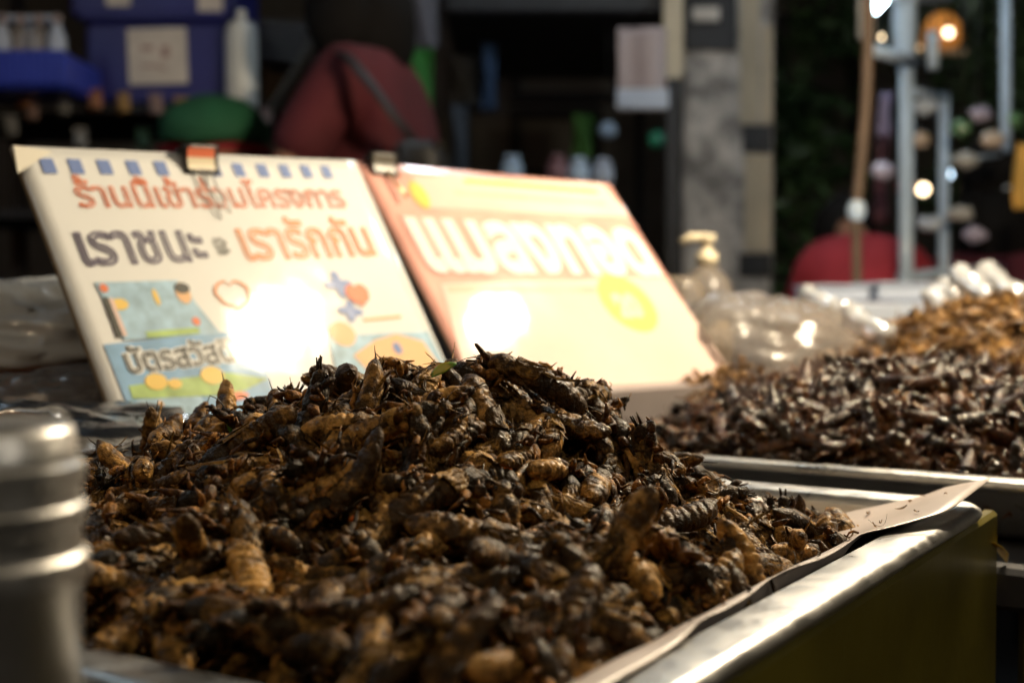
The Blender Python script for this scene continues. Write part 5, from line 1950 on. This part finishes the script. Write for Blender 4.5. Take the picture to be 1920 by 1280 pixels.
# back table with white foam boxes
bt = empty('back_table', (.62, 2.05, 0), label='white back table behind the bags', cat='table')
zz = W(1600, 566, 1.9).z
mb = MB(); mb.box((0, 0, zz - .016), (1.3, .5, .03), bev=.004); mb.build('tabletop', M_foam, bt, smooth=False)
for sx in (-.6, .6):
    for sy in (-.2, .2):
        mb = MB(); mb.box((sx, sy, (zz - .032) / 2), (.035, .035, zz - .032)); mb.build('leg', M_steel2, bt, smooth=False)
def foam(px0, px1, py0, py1, Y, label, rz=0):
    a, b = W(px0, py1, Y), W(px1, py0, Y)
    o = empty('foam_box', ((a.x + b.x) / 2, Y + .07, zz), rz, label, 'box')
    w, h = b.x - a.x, max(.02, b.z - zz)
    mb = MB(); mb.box((0, 0, h * .42), (w, .14, h * .8), bev=.004); mb.build('body', M_foam, o, smooth=False)
    mb = MB(); mb.box((0, 0, h * .91), (w + .008, .148, h * .16), bev=.003); mb.build('lid', M_foam, o, smooth=False)
foam(1530, 1632, 533, 566, 1.86, 'white foam box in front of the person in crimson, left of the brown pole')
foam(1646, 1775, 528, 572, 1.88, 'longer white foam box in front of the person in crimson, right of the brown pole')
# rolled clear bags on the right, catching light
for q, (x0, y0, x1, y1, Y, r, lab) in enumerate([(1505, 552, 1590, 588, 1.35, .011, 'leftmost thin glossy bag roll lying behind the second heap'),
                                               (1590, 590, 1660, 632, 1.2, .012, 'glossy bag roll lying just left of the golden heap'),
                                               (1745, 552, 1790, 600, 1.30, .012, 'short glossy bag roll behind the golden heap'),
                                               (1795, 512, 1870, 575, 1.35, .014, 'glossy bag roll leaning behind the golden heap, left of its twin'),
                                               (1840, 508, 1915, 560, 1.42, .014, 'glossy bag roll leaning behind the golden heap, nearest the right edge'),
                                               (1765, 540, 1850, 590, 1.5, .018, 'thick pale bag roll behind the golden heap')]):
    p0, p1 = W(x0, y0, Y), W(x1, y1, Y - .06)
    mb = MB()
    mb.tube([p0 + (p1 - p0) * (k / 10) + Vector((0, 0, .002 * math.sin(k * 2.1))) for k in range(11)], [r * (.75 + .25 * math.sin(k * 1.7) ** 2) for k in range(11)], 14, nz=.5, seed=q)
    tag(mb.build('bag_roll', mat('glossy roll', (.80, .82, .86), .10, metal=.55, bump=.2, bump_scale=60)), lab, 'bag roll', 'glossy bag rolls')

# ------------------------------------------------------------------ steel grinder at the near left
gz = .262
g0 = W(-45, 800, gz)
gr = empty('steel_grinder', (g0.x, gz, TZ + .001), label='ribbed stainless steel grinder standing nearest the lens at the left edge', cat='grinder')
ztop = W(0, 783, gz).z - TZ
def zr(py): return W(0, py + 12, gz).z - TZ
def rr(px): return (px + 30) / F * gz
mb = MB()
mb.lathe((0, 0, 0), [(rr(158), 0), (rr(160), .003), (rr(156), .006), (rr(156), zr(1105)), (rr(168), zr(1090)), (rr(171), zr(1070)), (rr(170), zr(1040)), (rr(160), zr(1030))], 64)
mb.build('body', M_steel, gr, angle=40)
mb = MB()
mb.lathe((0, 0, 0), [(rr(158), zr(1030)), (rr(158), zr(985)), (rr(165), zr(978)), (rr(166), zr(945)), (rr(158), zr(938)), (rr(157), zr(905)), (rr(164), zr(898)), (rr(164), zr(868)), (rr(154), zr(860))], 64)
mb.build('neck_ring', M_steel, gr, angle=40)
mb = MB()
mb.lathe((0, 0, 0), [(rr(150), zr(860)), (rr(150), zr(842)), (rr(148), zr(838)), (rr(146), zr(806)), (rr(138), zr(795)), (rr(120), zr(789)), (rr(0), zr(787))], 64)
mb.build('cap', M_steel, gr, angle=40)

# ------------------------------------------------------------------ the lamp over the stall (out of view)
def stall_lamp(P, power, r, col, label):
    o = empty('pendant_lamp', P, label=label, cat='lamp')
    m = mat('glowing glass', (1, 1, 1), .5, emit=col, estr=power / (4 * math.pi * r * r * math.pi))
    mb = MB(); mb.ball((0, 0, 0), r, 24, 16); mb.build('bulb', m, o)
    mb = MB(); mb.lathe((0, 0, r * .92), [(.016, 0), (.017, .03), (.012, .05), (.003, .055)], 16); mb.build('socket', M_black, o)
    mb = MB(); mb.cyl((0, 0, r + .05), (0, 0, r + 1.2), .003, 8); mb.build('cable', M_black, o)
    return o
stall_lamp(LAMP_POS, LAMP_POWER, BULB_R, (1, .82, .57), 'bare warm bulb hanging over the stall, beyond the right edge of the view')
stall_lamp(Vector((.47, 1.325, HZ + .56)), 9.0, .030, (1, .82, .57), 'second bare bulb farther along the stall, over the back right heap')
# cool tube over the buyers' side
o = empty('tube_lamp', (-.35, -.55, HZ + 1.25), label='fluorescent tube hanging over the buyers behind the lens', cat='lamp')
mb = MB(); mb.cyl((-.6, 0, 0), (.6, 0, 0), .015, 12); mb.build('tube', mat('cool tube', (1, 1, 1), .5, emit=(.80, .92, 1.0), estr=4.5), o)
mb = MB(); mb.box((0, 0, .035), (1.26, .05, .03), bev=.004); mb.build('holder', M_white, o, smooth=False)

stall_lamp(Vector((-.75, -.25, HZ + .62)), 5, .03, (1, .74, .44), 'warm bulb hanging left of the lens over the front of the stall')
o = empty('tube_lamp', (.45, 2.9, HZ + 1.5), label='added unseen fluorescent tube over the walkway, brightening the concrete pole', cat='lamp')  # out-of-view tube added to brighten the pole and the background
mb = MB(); mb.cyl((-.6, 0, 0), (.6, 0, 0), .015, 12); mb.build('tube', mat('added fill tube', (1, 1, 1), .5, emit=(.80, .92, 1.0), estr=32.0), o)
mb = MB(); mb.box((0, 0, .035), (1.26, .05, .03), bev=.004); mb.build('holder', M_white, o, smooth=False)

aw = empty('fill_canvas', (0, -.5, HZ + 1.6), label='unseen off-white canvas added over the lens as a soft reflector', cat='awning')  # canvas added out of view for soft fill and reflections in the steel
mb = MB()
mb.sheet(lambda u, v: Vector(((u - .5) * 3.6, (v - .5) * 1.8, -.12 * abs(v - .5) * 2 + .03 * math.sin(u * 12) * math.sin(v * 3.1))), 36, 10)
solid(mb.build('canvas', mat('canvas', (.62, .60, .54), .8), aw), .004)
for sx in (-1.75, 1.75):
    mb = MB(); mb.cyl((sx, -.85, -HZ - 1.6), (sx, -.85, -.14), .02, 12); mb.build('post', M_steel2, aw)

stall_lamp(Vector((1.35, -.55, HZ + .75)), 9, .035, (1, .90, .74), 'pale warm bulb hanging right of the lens at the next stall')

o = empty('tube_lamp', (-1.45, 1.7, HZ + 1.15), label='fluorescent tube hanging by the blue boxes beyond the left edge of the view', cat='lamp')
mb = MB(); mb.cyl((0, -.35, 0), (0, .35, 0), .015, 12); mb.build('tube', mat('left tube', (1, 1, 1), .5, emit=(.68, .86, 1.0), estr=40.0), o)
mb = MB(); mb.box((0, 0, .035), (.05, .75, .03), bev=.004); mb.build('holder', M_white, o, smooth=False)

# crumbs that fell on the paper and the rim
J = Joined(); rg = random.Random(5)
for k in range(90):
    u_, v_ = rg.uniform(.2, .96), abs(rg.gauss(0, .10)) + .01
    p = paper_fn(u_, v_) + Vector((0, 0, .0010))
    J.add(rg.choice(flakes), M_tray @ Matrix.Translation(p) @ Euler((rg.uniform(-.4, .4), rg.uniform(-.4, .4), rg.uniform(0, 6.3))).to_matrix().to_4x4() @ Matrix.Scale(rg.uniform(.3, .8), 4))
tag(J.build('crumbs', LOW_MATS), 'loose crumbs fallen on the waxed paper', 'crumbs', kind='stuff')
# clear bags of goods hanging from the stall frame on the right
rg = random.Random(12)
cols = [((.55, .62, .72), 'pale blue'), ((.62, .50, .40), 'tan'), ((.12, .25, .12), 'green'), ((.55, .5, .65), 'lilac'), ((.40, .10, .08), 'rust red'), ((.5, .5, .48), 'grey')]
for k, (px, py, ci) in enumerate([(1735, 200, 0), (1728, 262, 1), (1800, 240, 2), (1812, 300, 5), (1840, 215, 3), (1862, 262, 1), (1700, 350, 4), (1745, 420, 0), (1800, 400, 5), (1828, 440, 3), (1655, 320, 3), (1905, 225, 2)]):
    Y = 3.0 + .05 * (k % 5)
    P = W(px, py, Y)
    c_, nm = cols[ci]
    o = empty('hanging_packet', P, rg.uniform(-.5, .5), 'glossy %s packet hanging between the pale tubes' % nm, 'packet', 'small %s packets between the tubes' % nm)
    mb = MB(); mb.ball((0, 0, 0), (.019, .010, rg.uniform(.02, .035)), 12, 10, nz=.5, seed=k, nf=2.5, M=Euler((0, R(90), 0)).to_matrix()); mb.build('pouch', mat('packet film %d' % k, c_, .15, coat=1), o)
    mb = MB(); mb.cyl((0, 0, .02), (0, 0, .75), .0015, 5); mb.build('string', M_black, o)
